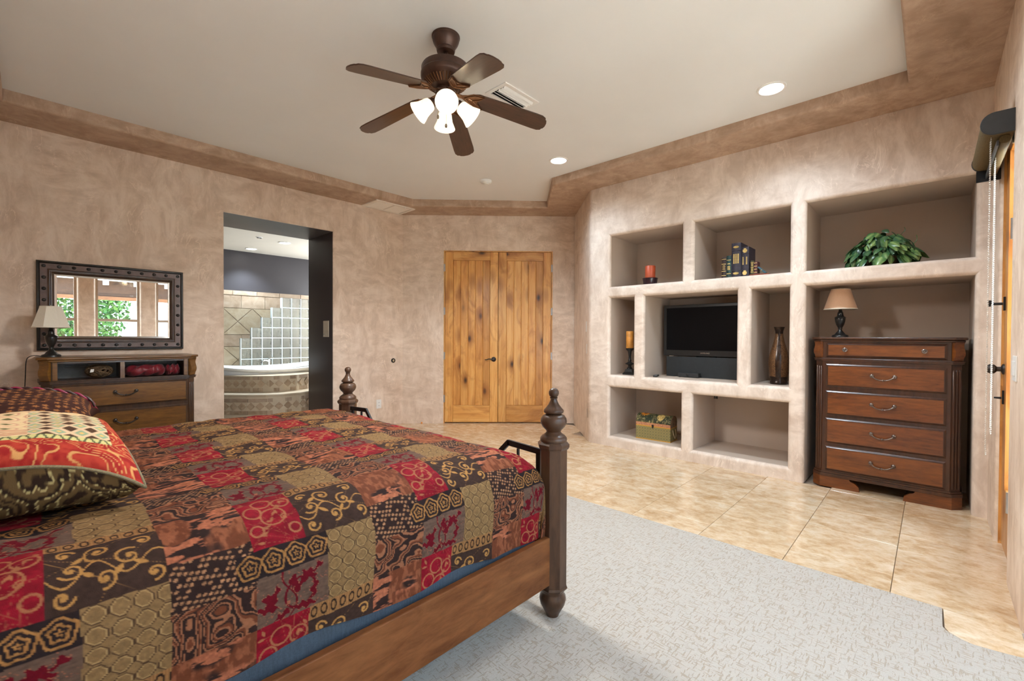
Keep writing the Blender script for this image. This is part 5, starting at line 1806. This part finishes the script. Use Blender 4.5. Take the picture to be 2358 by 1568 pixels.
# ---- vase
vs_ = thing('vase', 'tall bronze vase with embossed panels in the narrow niche', 'vase', (4.66, 1.022, ZB))
vp = [(0, 0), (.066, 0), (.070, .004), (.070, .022), (.066, .028), (.072, .07), (.080, .13), (.084, .18), (.083, .225), (.074, .28), (.058, .335), (.044, .385), (.034, .43), (.031, .46), (.033, .485), (.040, .508), (.046, .522), (.042, .522), (.030, .49), (.026, .46), (.028, .43)]
t = NT('vase_lacquer')
t.color(t.ramp(t.noise(t.co(), 20, 4), [(.3, (.012, .007, .005)), (.7, (.045, .022, .012))]))
t.pr(Roughness=.25, Metallic=.4)
M['vase_dark'] = t.m
t = NT('vase_bronze')
n_ = t.noise(t.co(), 70, 5, .65, 2.5)
t.color(t.ramp(n_, [(.38, (.025, .012, .007)), (.52, (.16, .075, .030)), (.7, (.34, .185, .085))]))
t.pr(Roughness=.35, Metallic=.55)
t.bump(n_, .6, .004)
M['vase_bronze'] = t.m
obj('body', MB().lathe(vp, 32), 'vase_dark', vs_, ang=50)
sub = [(r + .0018, z) for r, z in vp[5:14]]
for k in range(4):
    a0 = radians(205 + 90 * k)
    obj('panel', MB().lathe(sub, 8, a0=a0, a1=a0 + radians(58)), 'vase_bronze', vs_, ang=60)

# ---- decorated trunk
tk = thing('keepsake_box', 'domed keepsake box with sunflower lid and green lattice sides', 'box', (4.572, 2.194, ZD), radians(3.8))
def box_grid(x0, x1, f, nx, nz):
    pass
def printed(name, pts, colf, parent, flip=False):
    """pts[i][j] 3-D points with colours colf(s, t), s and t in 0..1"""
    a, b = len(pts), len(pts[0])
    S, T = np.meshgrid(np.linspace(0, 1, a), np.linspace(0, 1, b), indexing='ij')
    v_ = np.array(pts).reshape(-1, 3)
    idx = np.arange(a * b).reshape(a, b)
    q = np.stack([idx[:-1, :-1], idx[1:, :-1], idx[1:, 1:], idx[:-1, 1:]], -1).reshape(-1, 4)
    return obj(name, big_mesh(name, v_, q, np.clip(colf(S, T), 0, 1), 'print'), None, parent)
TW, TD, TH, TL = .382, .20, .150, .036
obj('box_core', MB().box((.002, -TW / 2 + .002, 0), (TD - .002, TW / 2 - .002, TH)), plain('olive_card', (.16, .13, .06), .7), tk, ang=0)
def lattice(S, T, w_=TW):
    x, z = S * w_, T * TH
    n1 = fbm(S * 60, T * 40, 61, 2)
    a, b = ((x + z) / .030) % 1 - .5, ((x - z) / .030) % 1 - .5
    c = np.broadcast_to(L(122, 116, 76), S.shape + (3,)) * (.85 + .3 * n1[..., None])
    cell = (np.floor((x + z) / .030) + np.floor((x - z) / .030)) % 2
    c = mixc((cell == 0) * .55, c, L(88, 92, 66))
    c = mixc(np.maximum(line(np.abs(a) - .5, .09), line(np.abs(b) - .5, .09)) * .8, c, L(176, 150, 92))
    c = mixc((1 - sstep(np.hypot(a, b), .10, .16)) * .8, c, L(186, 166, 116))
    c = mixc(((T < .06) | (T > .96)) * 1.0, c, L(206, 150, 56))
    return c
nx_, nz_ = 150, 60
printed('front_panel', [[(0, TW / 2 - TW * i / nx_, TH * j / nz_) for j in range(nz_ + 1)] for i in range(nx_ + 1)], lattice, tk)
for y in (-TW / 2, TW / 2):
    printed('side_panel', [[(TD * i / 80, y, TH * j / nz_) for j in range(nz_ + 1)] for i in range(81)], lambda S, T: lattice(S, T, TD), tk)
def bandc(S, T, w_=TW):
    n1 = fbm(S * 60, T * 10, 62, 2)
    c = np.broadcast_to(L(196, 142, 104), S.shape + (3,)) * (.88 + .24 * n1[..., None])
    f_ = fbm(S * w_ * 90, T * 3, 63, 2) * 22
    c = mixc(sstep(np.sin(f_), .2, .7) * .7, c, L(140, 72, 60))
    return mixc((T < .12) * 1.0, c, L(206, 150, 56))
lid = obj('lid', MB().prism([(0.0005, 0), (TD - .0005, 0), (TD - .0005, TL), (TD * .86, TL + .056), (TD * .66, TL + .078), (TD * .5, TL + .083), (TD * .34, TL + .078), (TD * .14, TL + .056), (.0005, TL)], -TW / 2 + .001, TW / 2 - .001, m=Matrix.Translation((0, 0, TH)) @ Matrix(((1, 0, 0, 0), (0, 0, 1, 0), (0, 1, 0, 0), (0, 0, 0, 1)))), plain('lid_end', (.20, .13, .075), .7, var=.4, scale=30), tk, ang=0)
printed('lid_band', [[(-.001, TW / 2 - TW * i / nx_, TH + TL * j / 14) for j in range(15)] for i in range(nx_ + 1)], bandc, lid)
def flowers(S, T):
    n1, n2 = fbm(S * 14, T * 8, 64), fbm(S * 40, T * 20, 65)
    c = mixc(sstep(n1, .4, .6), np.broadcast_to(L(48, 56, 40), S.shape + (3,)), L(96, 92, 62))
    c = mixc(sstep(n2, .62, .7) * .7, c, L(190, 176, 120))
    for cx, cy, R in ((.20, .50, .15), (.84, .72, .14), (.47, .95, .10)):
        d_ = np.hypot((S - cx) * 1.0, (T - cy) * .55)
        a_ = np.arctan2((T - cy) * .55, S - cx)
        rr = R * (.82 + .18 * np.cos(a_ * 13))
        c = mixc(1 - sstep(d_, rr * .92, rr), c, L(206, 130, 40) * (.8 + .4 * n2[..., None]))
        c = mixc(1 - sstep(d_, R * .30, R * .38), c, L(74, 36, 20))
    d_ = np.hypot(S - .70, (T - .30) * .5)
    c = mixc(1 - sstep(d_, .09, .11), c, L(208, 180, 110))
    return mixc((fbm(S * 90, T * 45, 66, 2) > .68) & (S > .62) & (T < .5), c, L(30, 26, 20))
dome = []
for i in range(121):
    y = TW / 2 - TW * i / 120
    row = []
    for j in range(41):
        q = pi * (j / 40)
        row.append((TD / 2 - (TD / 2 + .001) * cos(q), y, TH + TL + .084 * sin(q) ** .8))
    dome.append(row)
printed('lid_print', dome, flowers, lid)
obj('latch', MB().prism([(-.010, .014), (.010, .014), (.011, -.004), (.006, -.020), (0, -.026), (-.006, -.020), (-.011, -.004)][::-1], 0, .004, m=Matrix.Translation((-.001, 0, TH + .004)) @ Matrix(((0, 0, -1, 0), (-1, 0, 0, 0), (0, 1, 0, 0), (0, 0, 0, 1)))), 'bronze', tk, ang=0)
for s in (-1, 1):
    obj('rope_handle', MB().tube(spline([(.06, s * (TW / 2 + .001), .125), (.062, s * (TW / 2 + .012), .08), (.09, s * (TW / 2 + .018), .035), (.13, s * (TW / 2 + .014), .07), (.14, s * (TW / 2 + .001), .128)], 6), .0035, 6), 'page', tk)

# ---- pothos plant
pl = thing('potted_pothos', 'bushy green pothos plant with pale veined leaves on the top shelf', 'plant', (4.665, .305, ZA))
obj('pot', MB().lathe([(0, 0), (.085, 0), (.092, .01), (.105, .07), (.110, .078), (.100, .078), (.095, .06), (0, .058)], 24), 'twig', pl, ang=50)
t = NT('pothos_leaf')
oi = t.n('ShaderNodeObjectInfo')
vx = t.co((1, 1, 1))
sp_ = t.n('ShaderNodeSeparateXYZ')
t.l(vx, sp_.inputs[0])
rib = t.math('ABSOLUTE', sp_.outputs[1])
pale = t.ramp(rib, [(.0, (1, 1, 1)), (.012, (.25, .25, .25)), (.03, (0, 0, 0))])
mot = t.noise(t.co((1, 1, 1)), 38, 3)
amt = t.math('MULTIPLY', t.math('ADD', t.math('MULTIPLY', pale, .8), t.ramp(mot, [(.58, (0, 0, 0)), (.7, (.55, .55, .55))])), t.ramp(oi.outputs['Random'], [(.2, (.15, .15, .15)), (.95, (1, 1, 1))]))
base = t.ramp(oi.outputs['Random'], [(0, (.010, .050, .024)), (.5, (.022, .098, .040)), (1, (.060, .16, .040))])
t.color(t.mix(amt, base, (.34, .46, .16)))
t.pr(Roughness=.32)
M['leaf'] = t.m
def leaf_mesh(name, l_, w_):
    out = [(0, 0), (.06, .34), (.22, .50), (.45, .47), (.70, .30), (.88, .12), (1.0, 0)]
    P = []
    for q, wv_ in out:
        x = q * l_
        droop_ = -.35 * l_ * q * q
        P.append([(x, -wv_ * w_, droop_ - .10 * w_ * (1 if wv_ else 0) + .0), (x, -wv_ * w_ * .5, droop_ - .01 * w_), (x, 0, droop_ + .02 * l_ * 0), (x, wv_ * w_ * .5, droop_ - .01 * w_), (x, wv_ * w_, droop_ - .10 * w_ * (1 if wv_ else 0))])
    me = MB().grid(P).mesh(name)
    smooth(me, 80)
    me.materials.append(M['leaf'])
    return me
lms = [leaf_mesh('leaf', .075, .058), leaf_mesh('leaf', .060, .046), leaf_mesh('leaf', .088, .064)]
rnd = random.Random(12)
for i in range(240):
    a = rnd.uniform(0, 2 * pi)
    e_ = math.asin(rnd.uniform(-.02, 1.0))
    k = rnd.uniform(.80, 1.0)
    sx_, sy_, sz_ = .165, .225, .255
    p = Vector((sx_ * cos(a) * cos(e_) * k, sy_ * sin(a) * cos(e_) * k, .055 + sz_ * sin(e_) * k * (1 - .22 * abs(sin(a)) * cos(e_))))
    if p.z < .05:
        p.z = .05 + rnd.uniform(0, .03)
    o = bpy.data.objects.new('leaf', lms[i % 3])
    C.objects.link(o)
    o.parent = pl
    o.location = p
    s_ = rnd.uniform(.85, 1.3)
    o.scale = (s_, s_, s_)
    o.rotation_euler = (rnd.uniform(-.7, .7), radians(rnd.uniform(0, 50)) + (1 - e_ / (pi / 2)) * radians(24), a + rnd.uniform(-.6, .6))
for k in range(12):
    a = 2 * pi * k / 12 + .2
    obj('stem', MB().tube(spline([(.03 * cos(a), .03 * sin(a), .05), (.08 * cos(a), .10 * sin(a), .20), (.13 * cos(a), .18 * sin(a), .19), (.155 * cos(a), .215 * sin(a), .10)], 5), .0022, 5), 'leaf', pl)
for (y, z0_, dz) in ((-.19, .16, .07), (-.12, .25, .05)):
    obj('tendril', MB().tube(spline([(-.02, y + .04, z0_ - .05), (-.03, y, z0_), (-.03, y - .02, z0_ + dz * .5), (-.02, y - .015, z0_ + dz)], 5), .0022, 5), 'leaf', pl)

# ================================================================== OUTSIDE (seen in the mirror)
struct('ground', MB().box((-30, -40, -.35), (30, -1.25, -.2)), plain('pale_paving', (.62, .56, .48), .8, var=.1, scale=2), ang=0)
po = thing('patio_roof', 'brown wooden patio beam and fascia outside the bay windows', 'patio cover', (0, -3.0, 0))
M['beam'] = wood('patio_beam', (.035, .015, .008), (.06, .027, .013), (.09, .044, .021), (1, 5, 5), .7, 0)
obj('beam', MB().box((-4, -.08, 2.08), (7, .08, 2.46)), 'beam', po, ang=0)
obj('fascia_board', MB().box((-4, .085, 2.02), (7, .13, 2.10)), wood('patio_fascia', (.16, .065, .025), (.20, .085, .034), (.25, .11, .045), (1, 5, 5), .7, 0), po, ang=0)
obj('gutter', MB().box((-4, .09, 2.46), (7, .20, 2.53)), 'white_metal', po, ang=0)
for x in (-.6, .25, 1.08, 1.62, 2.2, 3.1):
    obj('lamp_block', MB().box((x, .085, 2.36), (x + .10, .17, 2.47)), 'white_metal', po, ang=0)
for x in (-1.6, 4.4):
    obj('column', MB().box((x - .12, -.12, -.2), (x + .12, .12, 2.08)), 'beam', po, ang=0)
wh = thing('garden_building', 'white stucco building beyond the patio', 'building', (3.6, -8.2, -.2))
obj('wall', MB().box((-1.62, -2, 0), (4.2, 0, 4.6)), plain('white_stucco', (.86, .86, .84), .85, var=.02), wh, ang=0)
obj('shutter', MB().box((.75, .0, .3), (1.5, .05, 2.35)), plain('blue_shutter', (.25, .42, .66), .6), wh, ang=0)
def leafy(name, label, loc, rx, ry, rz, n, seed, trunk=True):
    t = thing(name, label, 'tree', loc)
    r_ = np.random.RandomState(seed)
    d = r_.normal(size=(n, 3))
    d /= np.linalg.norm(d, axis=1)[:, None]
    rad = r_.uniform(.35, 1, n) ** .5
    lump = .72 + .4 * fbm(d[:, 0] * 2.2 + 5, d[:, 1] * 2.2 + d[:, 2] * 1.7 + 3, seed)
    c = d * (rad * lump)[:, None] * np.array((rx, ry, rz)) + np.array((0, 0, rz * 1.15 + .4))
    c[:, 2] = np.maximum(c[:, 2], .05)
    t1_ = r_.normal(size=(n, 3)); t1_ /= np.linalg.norm(t1_, axis=1)[:, None]
    t2_ = np.cross(t1_, r_.normal(size=(n, 3))); t2_ /= np.linalg.norm(t2_, axis=1)[:, None]
    s_ = r_.uniform(.05, .10, n)[:, None]
    v_ = np.stack([c - t1_ * s_, c + t2_ * s_ * .5, c + t1_ * s_, c - t2_ * s_ * .5], 1).reshape(-1, 3)
    q = np.arange(4 * n).reshape(-1, 4)
    gcol = np.array((.030, .085, .016)) * r_.uniform(.5, 1.6, n)[:, None] + np.array((.03, .03, 0)) * r_.uniform(0, 1, n)[:, None]
    f_ = obj('foliage', big_mesh('foliage', v_, q, np.repeat(gcol, 4, 0), 'print'), None, t)
    f_['kind'] = 'stuff'
    if trunk:
        obj('trunk', MB().tube([(0, 0, 0), (.05, 0, rz * .6), (-.05, .05, rz * 1.1)], [.11, .08, .05], 8), 'twig', t)
        for k in range(4):
            a = k * 1.7
            obj('branch', MB().tube([(0, 0, rz * .5), (.35 * rx * cos(a), .35 * ry * sin(a), rz * 1.0), (.65 * rx * cos(a), .65 * ry * sin(a), rz * 1.5)], [.05, .035, .015], 6), 'twig', t)
    return t
leafy('garden_tree', 'broad green tree beyond the patio beam', (.55, -7.0, -.2), 1.7, 1.3, 1.65, 6500, 3)
leafy('garden_tree', 'tall green tree left of the broad tree', (-3.4, -6.6, -.2), 1.6, 1.3, 2.0, 5000, 5)
leafy('garden_tree', 'green tree past the white building', (6.2, -6.4, -.2), 1.2, 1.2, 1.6, 4000, 8)
